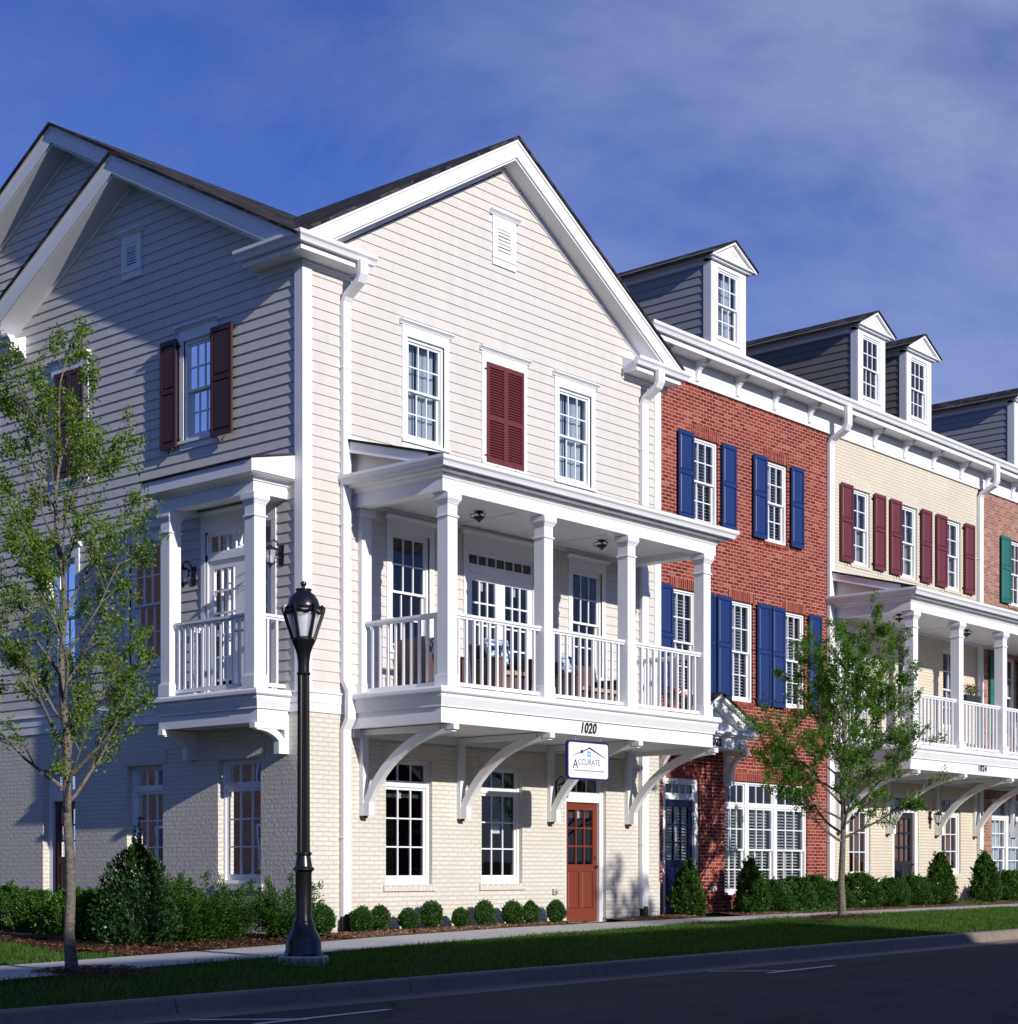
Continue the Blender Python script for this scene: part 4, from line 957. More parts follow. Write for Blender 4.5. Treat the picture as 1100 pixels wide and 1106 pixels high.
# cream brick house
cw3 = (7.92, 9.64)
crw = [(17.007, 17.866, *cw3), (19.265, 20.131, *cw3), (21.557, 22.398, *cw3), (19.2, 20.05, 4.48, 6.40), (21.46, 22.32, 4.48, 6.42), (16.93, 17.89, .82, 2.79), (21.38, 22.40, .90, 2.81)]
crd = [(18.93, 20.21, .14, 2.82), (16.75, 17.75, 3.72, 6.50)]
HC = row_house('cream_brick_house', 'cream painted brick terraced house with maroon shutters and two dormers on its roof', 16.0, 23.35, 'cbrick2', 'cbrick2_s', crw, crd)
for w in crw[:5]: window(HC, FR, *w, 2, 2, 2, -.07, 'sidecurtain')
for w in crw[5:]: window(HC, FR, *w, 3, 3, 0, -.07, 'warm', single=True, transom=2.38)
door_frame(HC, FR, 18.93, 20.21, .14, 2.82, -.06, 2.45, 3, .14, 2.36)
panel_door(HC, FR, 19.07, 20.07, .15, 2.355, -.09, 'darkdoor', deco='warm')['label'] = 'charcoal front door'
door_frame(HC, FR, 16.75, 17.75, 3.72, 6.50, -.06, 6.1, 3, .1, 6.0); panel_door(HC, FR, 16.85, 17.65, 3.73, 5.995, -.09, 'white', gz=.14, rows=5, lower=0)
shut_pairs(HC, [(16.473, 16.995, 16.995), (17.98, 18.49, 17.98), (18.732, 19.255, 19.255), (20.25, 20.76, 20.25), (21.02, 21.545, 21.545), (22.52, 23.05, 22.52)], 'maroon', 7.92, 9.66)
dormer(HC, 17.92, 19.15, 'tsiding', 'dark'); dormer(HC, 20.24, 21.46, 'tsiding', 'dark')
porch(HC, 16.12, [16.32, 18.47, 20.70, 22.92, 25.12], YR, 3.70, 27.7, 27.4, [16.42, 18.64, 21.06, 23.1, 25.3])
ceiling_light(HC, 20.6, -.6, 6.70); ceiling_light(HC, 17.3, -.6, 6.70)
text_mesh('house_number', '1024', .20, (19.32, .001, 3.26), Fr('F', YR-1.95), 'iron', HC, wscale=1.0, bold=.004, spacing=1.15)
wall_lantern(HC, FR, 20.75, 2.30)
# rose brick house
pw = [(25.13, 26.0, *w3), (27.5, 28.4, *w3), (24.75, 25.55, *w2), (27.6, 28.5, 4.47, 6.5), (24.14, 27.2, .80, 2.83)]
pd = [(29.0, 30.2, .2, 2.9)]
HP = row_house('rose_brick_house', 'rose brick terraced house with green shutters at the right edge of the row', 23.35, 31.0, 'pbrick', 'pbrick_s', pw, pd)
for w in pw[:4]: window(HP, FR, *w, 3, 2, 2, -.07, 'blinds')
window(HP, FR, *pw[4], 3, 2, 2, -.07, 'curtain', transom=2.36, mull=[25.15, 26.2])
door_frame(HP, FR, 29.0, 30.2, .2, 2.9, -.06, 2.5, 3, .12, 2.4); panel_door(HP, FR, 29.12, 30.08, .21, 2.395, -.09, 'darkdoor')
shut_pairs(HP, [(24.57, 25.12, 25.12), (26.05, 26.6, 26.05), (26.9, 27.45, 27.45), (28.45, 29.0, 28.45)], 'green', 7.93, 9.66)
shut_pairs(HP, [(23.92, 24.42, 24.7), (25.6, 26.1, 25.6), (27.05, 27.55, 27.55), (28.55, 29.05, 28.55)], 'green', 4.44, 6.54)
dormer(HP, 26.2, 27.4, 'dsiding'); dormer(HP, 29.0, 30.2, 'dsiding')
b = MB(); b.box(30.98, 31.0, .46, 13.3, -.5, 11.4, 'pbrick'); b.build('side_wall', HP)
corbels(HR, [9.63, 10.89, 12.32, 13.73, 15.13]); corbels(HC, [16.59, 17.96, 19.40, 20.82, 22.29]); corbels(HP, [23.74, 25.2, 26.6, 28.0, 29.4])
b = MB(FR); b.box(8.72, 9.08, -.02, .44, 11.08, 11.19); b.box(8.8, 9.08, -.2, .03, 10.6, 11.1); b.profile_u(gutter_prof(.442, 11.19), 8.72, 9.079, 'white'); b.build('gutter_end', HR)
downpipe(HR, FR, 15.93, 16.13, 11.12, .40, gut=.50, boot=False)
downpipe(HC, FR, 23.28, 23.48, 11.12, .45, gut=.50, boot=False)

# ------------------------------------------------------------------ ground, road
def strip(name, far, near, mat, off, kind='structure', gz=ground_z, sub=24):
    """sheet between two plan polylines sampled along x"""
    xs = np.linspace(max(far[0][0], near[0][0]), min(far[-1][0], near[-1][0]), sub*4)
    fy = np.interp(xs, [p[0] for p in far], [p[1] for p in far]); ny = np.interp(xs, [p[0] for p in near], [p[1] for p in near])
    K = 8; pts = []; fs = []
    for i, x in enumerate(xs):
        for k in range(K+1):
            y = fy[i]+(ny[i]-fy[i])*k/K; pts.append((x, y, gz(x, y)+off))
    for i in range(len(xs)-1):
        for k in range(K): a = i*(K+1)+k; fs.append((a, a+1, a+K+2, a+K+1))
    mb = MB(); mb.add(pts, fs, mat); o = mb.build(name, recalc=False)
    if kind: o['kind'] = kind
    return o
FAR = [(-30, -7.5), (-12, -3.9), (-6.83, -2.72), (-2.39, -1.88), (.5, -1.25), (3.9, -.66), (7.4, -.62), (11.7, -.80), (20, -1.55), (34, -1.9)]
NEAR = [(-30, -9.6), (-12, -5.5), (-8.04, -4.61), (-4.48, -3.98), (1.34, -2.85), (5.4, -2.35), (9.39, -2.12), (18.8, -2.75), (34, -3.1)]
KY = -6.62
mb = MB(); S_ = 400
mb.quad([(-S_, -S_, -.33-S_*GS), (S_, -S_, -.33+S_*GS), (S_, S_, -.33+S_*GS), (-S_, S_, -.33-S_*GS)], 'soil'); structure(mb.build('ground', recalc=False))
strip('lawn', [(-30, 20), (0, 20), (34, 20)], [(-30, KY), (34, KY)], 'soil', -.012)
strip('sidewalk', FAR, NEAR, 'concrete', .012)
# sidewalk joints
mb = MB()
for x in np.arange(-11.5, 30, 1.52):
    f = np.interp(x, [p[0] for p in FAR], [p[1] for p in FAR]); n = np.interp(x+.25, [p[0] for p in NEAR], [p[1] for p in NEAR])
    mb.quad([(x, f-.01, ground_z(x, f)+.0165), (x+.012, f-.01, ground_z(x, f)+.0165), (x+.262, n+.01, ground_z(x, n)+.0165), (x+.25, n+.01, ground_z(x, n)+.0165)], 'kerbc')
structure(mb.build('sidewalk_joints', recalc=False))
# kerb with gutter pan, cast in lengths with open joints
mb = MB(); x = -26.0
while x < 34:
    L = 3.05; a, c = x+.006, x+L-.006; z0, z1 = a*GS-.1, c*GS-.1
    pr = [(KY+.0, -.2), (KY, .012), (KY-.03, .016), (KY-.13, .010), (KY-.155, -.01), (KY-.19, -.135), (KY-.22, -.148), (KY-.62, -.152), (KY-.62, -.3)]
    pts = [(a, y, z0+z) for y, z in pr]+[(c, y, z1+z) for y, z in pr]; n = len(pr)
    mb.add(pts, [list(range(n)), [n+i for i in range(n)][::-1]]+[(i, i+1, n+i+1, n+i) for i in range(n-1)], 'kerbc'); x += L
structure(mb.build('kerb'))
mb = MB(); pts = []; fs = []
ys = np.linspace(KY-.62, -32, 12); xs = np.linspace(-45, 50, 20)
for i, x in enumerate(xs):
    for y in ys: pts.append((x, y, GS*x-.1-.156+.06*(1-((y+19)/12.5)**2)*(1 if y > -31 else 1)))
for i in range(19):
    for k in range(11): a = i*12+k; fs.append((a, a+1, a+13, a+12))
mb.add(pts, fs, 'asphalt'); road = structure(mb.build('road', recalc=False))
def road_z(x, y): return GS*x-.1-.156+.06*(1-((y+19)/12.5)**2)
mb = MB()
def mark(p, q, w=.10):
    p = np.array(p, float); q = np.array(q, float); d = (q-p)/np.linalg.norm(q-p); nrm = np.array([-d[1], d[0]])*w/2; K = 6
    pts = []
    for k in range(K+1):
        c = p+(q-p)*k/K
        for s in (1, -1): e = c+nrm*s; pts.append((e[0], e[1], road_z(*e)+.006))
    mb.add(pts, [(2*k, 2*k+1, 2*k+3, 2*k+2) for k in range(K)], 'linepaint')
for x in (-7.95, .05, 8.05, 16.05, 24.05):
    mark((x, KY-.68), (x+.62, -8.15)); mark((x+.05, -8.12), (x+1.75, -8.02))
structure(mb.build('road_markings', recalc=False))
# mulch beds
def bed(name, xs, y_in, y_out, mat, chip, n, label):
    top = []; pts = []; fs = []; K = 6; m_ = len(xs)
    for i, x in enumerate(xs):
        for k in range(K+1):
            t = k/K; y = y_in[i]+(y_out[i]-y_in[i])*t; z = ground_z(x, y)+.02+.05*math.sin(math.pi*min(1, t*1.0))*(.5+.5*math.sin(i*1.3+k))+(0 if k < K else -.03)
            pts.append((x, y, z))
    for i in range(m_-1):
        for k in range(K): a = i*(K+1)+k; fs.append((a, a+1, a+K+2, a+K+1))
    mb = MB(); mb.add(pts, fs, mat)
    P = np.array(pts)
    for _ in range(n):
        i = random.randrange(m_-1); t = random.random(); s = random.random()
        x = xs[i]+(xs[i+1]-xs[i])*s; yi = y_in[i]+(y_in[i+1]-y_in[i])*s; yo = y_out[i]+(y_out[i+1]-y_out[i])*s
        y = yi+(yo-yi)*t*1.03; z = ground_z(x, y)+.035+.03*random.random()*math.sin(math.pi*t)
        L = random.uniform(.02, .06); w = random.uniform(.008, .022); a = random.uniform(0, 6.28); el = random.uniform(-.5, .5)
        d = np.array([math.cos(a)*math.cos(el), math.sin(a)*math.cos(el), math.sin(el)])*L/2; q = np.array([-math.sin(a), math.cos(a), random.uniform(-.6, .6)])*w/2; c = np.array([x, y, z])
        mb.quad([tuple(c-d-q), tuple(c+d-q), tuple(c+d+q), tuple(c-d+q)], chip)
    o = mb.build(name, recalc=False); o['kind'] = 'stuff'; return o
ip = lambda x, P: float(np.interp(x, [p[0] for p in P], [p[1] for p in P]))
xs = list(np.arange(-.2, 6.3, .3)); bed('mulch_bed', xs, [-.0]*len(xs), [ip(x, FAR)+.02 for x in xs], 'mulchbase2', 'chip2', 4200, '')
xs = list(np.arange(7.4, 9.9, .25)); bed('mulch_bed', xs, [.44]*len(xs), [ip(x, FAR)+.02 for x in xs], 'mulchbase2', 'chip2', 1600, '')
xs = list(np.arange(11.0, 30, .5)); bed('mulch_bed', xs, [.44]*len(xs), [ip(x, FAR)+.02 for x in xs], 'mulchbase2', 'chip2', 3500, '')
xs = list(np.arange(-4.9, -.1, .25)); bed('mulch_bed', xs, [min(8, -1.0+(x+4.9)*2.6+(0 if x < -3 else 3)) for x in xs], [ip(x, FAR)+.02 for x in xs], 'mulchbase', 'chip', 6500, '')
def ring_bed(name, cx, cy, r, mat, chip, n, h=.06, seed=1):
    rr = random.Random(seed); mb = MB(); pts = [(cx, cy, ground_z(cx, cy)+h)]; K = 22; fs = []
    for j, f in enumerate((.5, 1)):
        for k in range(K):
            a = 2*math.pi*k/K; q = r*f*(1+.12*math.sin(3*a+seed)+.05*rr.random()); x, y = cx+q*math.cos(a), cy+q*math.sin(a); pts.append((x, y, ground_z(x, y)+(h*.75 if j == 0 else -.01)))
    for k in range(K): fs.append((0, 1+k, 1+(k+1) % K)); fs.append((1+k, 1+K+k, 1+K+(k+1) % K, 1+(k+1) % K))
    mb.add(pts, fs, mat)
    for _ in range(n):
        a = rr.uniform(0, 6.28); q = r*math.sqrt(rr.random())*1.02; c = np.array([cx+q*math.cos(a), cy+q*math.sin(a), 0]); c[2] = ground_z(c[0], c[1])+.02+h*(1-q/r)+rr.random()*.015
        L = rr.uniform(.02, .06); w = rr.uniform(.008, .02); a = rr.uniform(0, 6.28); d = np.array([math.cos(a), math.sin(a), rr.uniform(-.4, .4)])*L/2; p = np.array([-math.sin(a), math.cos(a), rr.uniform(-.5, .5)])*w/2
        mb.quad([tuple(c-d-p), tuple(c+d-p), tuple(c+d+p), tuple(c-d+p)], chip)
    o = mb.build(name, recalc=False); o['kind'] = 'stuff'
T1 = (-7.02, -4.22); T2 = (10.4, -3.15)
ring_bed('mulch_ring', T1[0]+.15, T1[1]-.15, .62, 'mulchbase', 'chip', 700, .05, 3); ring_bed('mulch_ring', *T2, .95, 'mulchbase', 'chip', 800, .09, 5)

# ------------------------------------------------------------------ leaf meshes (numpy)
def leaf_mesh(name, C, Dn, Up, L, W, mat, fold=.15, extra=None):
    """rhombic leaves: centre C, long direction Dn, normal Up"""
    n = len(C); Dn = Dn/np.linalg.norm(Dn, axis=1)[:, None]
    S = np.cross(Dn, Up); S /= np.linalg.norm(S, axis=1)[:, None]+1e-9; U = np.cross(S, Dn)
    L = L[:, None]; W = W[:, None]
    v = np.stack([C-Dn*L*.5, C+S*W*.5+U*W*fold-Dn*L*.05, C+Dn*L*.5-U*L*.12, C-S*W*.5+U*W*fold-Dn*L*.05], 1).reshape(-1, 3)
    f = (np.arange(n)[:, None]*4+np.array([0, 1, 2, 3])).astype(int)
    me = bpy.data.meshes.new(name)
    vs = v; fl = f.reshape(-1); nl = 4; tot = n
    if extra is not None:
        ev, ef = extra
    me.vertices.add(len(vs)); me.vertices.foreach_set('co', vs.reshape(-1))
    me.loops.add(len(fl)); me.loops.foreach_set('vertex_index', fl)
    me.polygons.add(tot); me.polygons.foreach_set('loop_start', np.arange(tot)*4); me.polygons.foreach_set('loop_total', np.full(tot, 4))
    me.update(calc_edges=True); me.validate(); me.materials.append(M[mat]); return me
def rnd_dir(n):
    v = RNG.normal(size=(n, 3)); return v/np.linalg.norm(v, axis=1)[:, None]
def bush_mesh(kind, n, seed):
    """leaves spread through a shell of unit-ish plant; returns mesh centred at base"""
    rg = np.random.default_rng(seed)
    if kind == 'boxwood':
        d = rg.normal(size=(n, 3)); d /= np.linalg.norm(d, axis=1)[:, None]
        lump = 1+.10*np.sin(d[:, 0]*5+seed)*np.cos(d[:, 2]*4+seed*2)+.05*np.sin(d[:, 1]*17+seed)*np.sin(d[:, 2]*15)+.14*rg.random(n)**3
        r = (1-.45*rg.random(n)**2.2)*lump
        C = d*r[:, None]*np.array([.175, .175, .20]); C[:, 2] += .215; k = C[:, 2] < .12; C[k, :2] *= .8
        Dn = d+rg.normal(size=(n, 3))*.55+np.array([0, 0, .35]); L = rg.uniform(.022, .036, n); W = L*.75; mat = 'boxleaf'
    elif kind in ('cone', 'mound', 'holly', 'laurel'):
        prm = {'cone': (.33, 1.05, .95, 'boxleaf'), 'mound': (.50, .76, .6, 'boxleaf'), 'holly': (.58, 1.4, .85, 'holly'), 'laurel': (.55, .85, .6, 'cherry')}[kind]
        Rr, Hh, pw, mat = prm
        t = rg.random(n)**.8; a = rg.uniform(0, 2*np.pi, n)
        prof = np.clip(np.sin(np.pi*np.clip(t*.93+.07, 0, 1)**(.55 if kind != 'cone' else .5))**.75, 0, 1)
        if kind == 'cone': prof = (1-t**1.6)**.6*(.72+.28*np.clip(t/.15, 0, 1))
        if kind in ('mound', 'laurel'): prof = np.sqrt(np.clip(1-t**2.6, 0, 1))*(.78+.22*np.clip(t/.2, 0, 1))
        if kind == 'holly': prof = (1-t**2.3)**.55*(.8+.2*np.clip(t/.2, 0, 1))
        lump = 1+.13*np.sin(3*a+seed+t*5)+.10*np.sin(7*a+t*11+seed)+.09*np.sin(13*a+seed)*np.sin(t*23+2*a)+.16*rg.random(n)**3
        r = (1-.5*rg.random(n)**2)*lump
        C = np.stack([np.cos(a)*prof*r*Rr, np.sin(a)*prof*r*Rr, t*Hh*(.94+.08*np.sin(5*a+seed))+.03], 1)
        out = np.stack([np.cos(a), np.sin(a), .3+t*1.2], 1)
        Dn = out+rg.normal(size=(n, 3))*.6; L = rg.uniform(.034, .056, n)*(1.25 if kind in ('laurel', 'holly') else 1); W = L*.62
        m = int(n*.16); K = 130 if kind != 'holly' else 90; an = rg.integers(m, n, K); wh = rg.integers(0, K, m); ax = out[an]+rg.normal(size=(K, 3))*.35; ax /= np.linalg.norm(ax, axis=1)[:, None]
        sl_ = rg.uniform(.05, .13, K)*(1.5 if kind == 'laurel' else 1); q_ = rg.random(m); C[:m] = C[an][wh]+ax[wh]*(q_*sl_[wh])[:, None]+rg.normal(size=(m, 3))*.012; Dn[:m] = ax[wh]+rg.normal(size=(m, 3))*.5
        if kind == 'holly':      # two whips shooting up from the top
            m = n//55; q = rg.random(m); w = rg.integers(0, 2, m); C[:m] = np.stack([.05-.10*w+rg.normal(size=m)*.018, rg.normal(size=m)*.018, 1.30+q*(.52-.12*w)], 1); Dn[:m] = rg.normal(size=(m, 3))*.6+np.array([0, 0, 1])
    elif kind == 'yew':          # sprays reaching up and out
        ns = 42; C = []; Dn = []
        for s in range(ns):
            a = rg.uniform(0, 6.28); el = rg.uniform(.25, 1.25); Ls = rg.uniform(.45, .8)*(.75+.35*math.sin(el)); b0 = np.array([math.cos(a)*.1, math.sin(a)*.1, .05])
            dr = np.array([math.cos(a)*math.cos(el), math.sin(a)*math.cos(el), math.sin(el)]); m = n//ns
            q = rg.random(m)**.75; bend = np.array([0, 0, .22])*(q[:, None]**2)
            side = rg.normal(size=(m, 3))*(.02+.065*np.sin(np.pi*np.clip(q, .1, .95)))[:, None]
            C.append(b0+dr*q[:, None]*Ls+bend+side); Dn.append(dr+side*6+rg.normal(size=(m, 3))*.35)
        C = np.concatenate(C); Dn = np.concatenate(Dn); C[:, 2] = np.abs(C[:, 2])+.01; L = rg.uniform(.03, .055, len(C)); W = L*.5; mat = 'yew'
    elif kind == 'groundcover':
        a = rg.uniform(0, 6.28, n); r = np.sqrt(rg.random(n)); C = np.stack([np.cos(a)*r*.5, np.sin(a)*r*.3, .02+rg.random(n)*.2*(1-r**2)], 1); Dn = rg.normal(size=(n, 3))+np.array([0, 0, 1.0]); L = rg.uniform(.03, .055, n); W = L*.5; mat = 'cherry'
    Up = rg.normal(size=C.shape)*.6+np.array([0, 0, .9])
    return leaf_mesh(kind+'_foliage', C, Dn, Up, L, W, mat)
BM = {}
def core(kind):     # woody stems inside
    mb = MB(); rg = random.Random(hash(kind) % 97)
    hh = {'boxwood': .3, 'cone': .8, 'mound': .45, 'holly': 1.3, 'laurel': .6, 'yew': .45, 'groundcover': .08}[kind]
    for k in range(7):
        a = k*.9; rr_ = .02; e = hh*rg.uniform(.7, 1); o = hh*.28
        mb.tube([(0, 0, 0), (math.cos(a)*o*.3, math.sin(a)*o*.3, e*.4), (math.cos(a)*o, math.sin(a)*o, e)], [.014, .01, .004], 'bark', 5)
    return mb
def plant(kind, x, y, s, label, cat, group=None, name='shrub', n=None, var=0, sz=1.0, rot=None):
    key = (kind, var)
    if key not in BM:
        me = bush_mesh(kind, n, 11+var*7+len(kind)); co = core(kind).build('stems'); BM[key] = (me, co.data, co); bpy.data.objects.remove(co); BM[key] = (me, me and BM[key][1])
    me, st = BM[key]
    r = thing(name, (x, y, ground_z(x, y)), label, cat, group); r.scale = (s, s, s*sz); r.rotation_euler = (0, 0, rot if rot is not None else random.uniform(0, 6.28))
    f = bpy.data.objects.new('foliage', me); COL.objects.link(f); f.parent = r
    t = bpy.data.objects.new('stem', st); COL.objects.link(t); t.parent = r
    return r
bx = [.14, .86, 1.36, 1.90, 2.50, 3.08, 3.72, 4.31, 4.86, 5.46]
ordw = ['nearest the house corner, left of the downspout', 'just right of the corner downspout', 'second right of the corner downspout', 'below the left edge of the first ground floor window', 'under the first ground floor window', 'between the two ground floor windows, the left one', 'between the two ground floor windows, the right one', 'under the window with a paper notice', 'second left of the russet door', 'next to the russet door']
for i, x in enumerate(bx):
    plant('boxwood', x+.05*math.sin(i*5.7), -.36+.04*math.cos(i*3.1), .93+.06*math.sin(i*2.1)-(.07 if i in (3, 5) else 0), 'small clipped boxwood ball '+ordw[i], 'boxwood', 'clipped boxwood balls along the cream front wall', 'boxwood', 4600, i % 5, 1.1+.08*math.cos(i*3.3))
G = 'shrubs along the fronts of the brick houses'
for i, (k, x, y, s, lb, v) in enumerate([
    ('cone', 9.85, -.12, .98, 'dark upright boxwood cone in front of the navy door', 0), ('cone', 11.75, -.30, 1.02, 'pointed boxwood cone by the outlet on the red brick wall', 1),
    ('mound', 12.55, -.3, .86, 'rounded green shrub left under the wide red brick house window', 0), ('mound', 13.35, -.3, .92, 'rounded green shrub in the middle under the wide red brick house window', 1),
    ('mound', 14.15, -.3, .95, 'rounded green shrub under the right end of the wide red brick house window', 2), ('mound', 14.95, -.35, .78, 'low dark shrub at the right end of the red brick wall', 0),
    ('mound', 15.75, -.45, 1.0, 'broad dark shrub in front of the downspout behind the street tree', 1), ('mound', 17.0, -.55, .84, 'rounded shrub right of the street tree trunk', 2),
    ('mound', 17.93, -.55, .9, 'rounded shrub under the left window of the cream brick house', 0), ('mound', 18.72, -.45, .82, 'rounded shrub left of the charcoal door', 1),
    ('cone', 19.15, -.65, 1.12, 'tall boxwood cone in front of the charcoal door', 0), ('cone', 21.35, -.7, 1.12, 'full boxwood cone right of the charcoal door', 1),
    ('laurel', 22.6, -.75, .88, 'loose leafy shrub right of the boxwood cone on the cream brick front', 0), ('laurel', 23.8, -.75, .9, 'loose leafy shrub before the downspout of the rose brick house', 1),
    ('laurel', 25.0, -.8, 1.0, 'leafy shrub under the wide window of the rose brick house', 0), ('mound', 26.4, -.8, 1.2, 'rounded shrub at the right edge of the picture', 2)]):
    plant(k, x, y, s, lb, 'shrub', G, 'shrub', {'cone': 13000, 'mound': 12000, 'laurel': 9000}[k], v)
for i, (x, y) in enumerate(((12.9, -.62), (14.2, -.66), (19.75, -.95), (22.3, -1.15), (13.6, -.64))):
    plant('groundcover', x, y, 1.0, ['low bright green ground plant under the left of the wide red brick house window', 'low ground plant at the foot of the shrub by the right of the wide window', 'low ground plant beside the charcoal door', 'low ground plant right of the full boxwood cone', 'low bright ground plant below the middle shrub of the red brick house'][i], 'plant', 'low ground plants', 'ground_plant', 500, 0)
G = 'shrubs along the side wall'
plant('holly', -3.45, -.55, .88, 'large glossy dark holly with two tall whips at the top, beside the sidewalk', 'holly', G, 'holly_shrub', 8500, 0, 1.08, 0)
for i, (k, x, y, s, lb) in enumerate([
    ('yew', -2.35, -.15, .92, 'spreading yew right of the large holly'), ('yew', -1.70, -.1, .92, 'spreading yew under the right ground floor side window'), ('yew', -.85, -.60, .88, 'small bright yew at the house corner behind the lamp post'),
    ('yew', -2.0, .9, .95, 'yew close to the side wall behind the others'), ('laurel', -2.9, 1.1, .85, 'leafy light green shrub left of the large holly'), ('laurel', -2.1, 2.9, .80, 'loose leafy shrub behind the street tree trunk'),
    ('laurel', -1.7, 4.3, .78, 'leafy shrub left of the brown side door'), ('laurel', -1.3, 5.8, .84, 'leafy shrub nearest the left edge of the picture'), ('laurel', -1.1, 7.3, .8, 'leafy shrub at the far left of the side wall')]):
    plant(k, x, y, s, lb, 'shrub', G, 'shrub', {'yew': 15000, 'laurel': 8000}[k], i % 2)

# ------------------------------------------------------------------ street trees
def tree(name, x, y, hf, top, halfw, nl, leafm, label, seed, trunk_r, lean=0, nb=13, ls=(.03, .055), spread=1.0, up0=.75):
    rr = random.Random(seed); rg = np.random.default_rng(seed)
    z0 = ground_z(x, y); r = thing(name, (x, y, z0), label, 'tree', 'young street trees by the sidewalk')
    tm = MB(); lm = MB()
    path = [(x, y, z0-.05), (x+.005, y, z0+.12)]; n = 7; zt = hf*1.0
    pts = [np.array([x, y, z0-.05])]; rad = [trunk_r*1.25]
    px = x
    for i in range(1, 15):
        t = i/14; zz = z0+t*(top-z0)*.82; px = x+lean*t+.03*math.sin(i*1.7+seed); py = y+.03*math.cos(i*1.3+seed)
        pts.append(np.array([px, py, zz])); rad.append(trunk_r*(1-.80*t**.9))
    tm.tube(pts, rad, 'bark', 12); 
    tips = []
    def at(t):
        q = t*14; i = min(13, int(q)); return pts[i]+(pts[i+1]-pts[i])*(q-i), rad[i]+(rad[i+1]-rad[i])*(q-i)
    th0 = (hf-z0)/((top-z0)*.82)
    def branch(p, d, L, r0, depth):
        seg = max(4, int(L/.16)); P = [np.array(p)]; dd = np.array(d, float)
        for k in range(seg):
            dd = dd+np.array([rr.gauss(0, .10), rr.gauss(0, .10), rr.gauss(.04, .06)]); dd /= np.linalg.norm(dd); P.append(P[-1]+dd*L/seg)
        Rd = [max(.0025, r0*(1-.85*k/seg)) for k in range(seg+1)]
        lm.tube(P, Rd, 'bark', 5 if depth else 6, cap=False)
        for k in range(1, seg+1):
            if depth >= 1 or k > seg*.45: tips.append((P[k-1], P[k], depth))
        if depth < 2:
            m = int(seg*(1.0 if depth == 0 else .75))
            for k in range(m):
                q = rr.uniform(.25, .98); i = min(seg-1, int(q*seg)); base = P[i]+(P[i+1]-P[i])*(q*seg-i)
                a = rr.uniform(0, 6.28); pd = P[i+1]-P[i]; pd = pd/np.linalg.norm(pd); sd = np.cross(pd, [math.cos(a), math.sin(a), .3]); sd /= np.linalg.norm(sd)+1e-9
                nd = pd*.75+sd*rr.uniform(.45, .8)+np.array([0, 0, .12]); nd /= np.linalg.norm(nd)
                branch(base, nd, L*rr.uniform(.30, .5)*(1-.3*q), Rd[i]*.6, depth+1)
    H_ = top-hf
    for k in range(nb):
        q = (k+.3)/nb; t = th0+(1-th0)*q**1.15*.93; p, r0 = at(t)
        a = k*2.39996+seed; up = up0+.9*q
        d = np.array([math.cos(a)*spread, math.sin(a)*spread, up]); d /= np.linalg.norm(d)
        reach = halfw*(1-.45*q**2)*rr.uniform(.85, 1.1); L = reach/max(.35, math.hypot(d[0], d[1]))
        L = min(L, (top-p[2])*1.15+.3)
        branch(p, d, L, r0*.55, 0)
    branch(pts[-1], np.array([.1, 0, 1]), (top-z0)*.16, rad[-1], 0)
    tm.build('trunk', r, smooth=True); lm.build('branches', r, smooth=False, recalc=False)
    A = np.array([t[0] for t in tips]); B = np.array([t[1] for t in tips]); wt = np.array([1.0 if t[2] == 0 else 1.6 if t[2] == 1 else 2.2 for t in tips])
    clump = np.array([.25+1.5*rg.random()**1.5 for _ in tips]); wt = wt*clump; wt /= wt.sum()
    idx = rg.choice(len(tips), nl, p=wt); q = rg.random(nl)[:, None]
    C = A[idx]+(B[idx]-A[idx])*q; off = rg.normal(size=(nl, 3))*.035; C = C+off
    Dn = (B-A)[idx]*3+off*14+rg.normal(size=(nl, 3))*.4; Up = rg.normal(size=(nl, 3))*.7+np.array([0, 0, .8])
    L = rg.uniform(ls[0], ls[1], nl); me = leaf_mesh('crown', C-np.array([x, y, z0]), Dn, Up, L, L*.62, leafm)
    o = bpy.data.objects.new('crown', me); COL.objects.link(o); o.parent = r
    return r
tree('street_tree', T1[0], T1[1], 1.55, 6.9, 1.12, 30000, 'leaf1', 'sparse light green young tree in front of the side wall left of the lamp post', 4, .060, -.20, 24, (.026, .046), 1.0)
tree('street_tree', T2[0], T2[1], 1.5, 5.45, 1.72, 46000, 'leaf2', 'dense green young tree on the grass strip in front of the brick houses', 9, .072, .08, 28, (.034, .060), 1.15, .45)

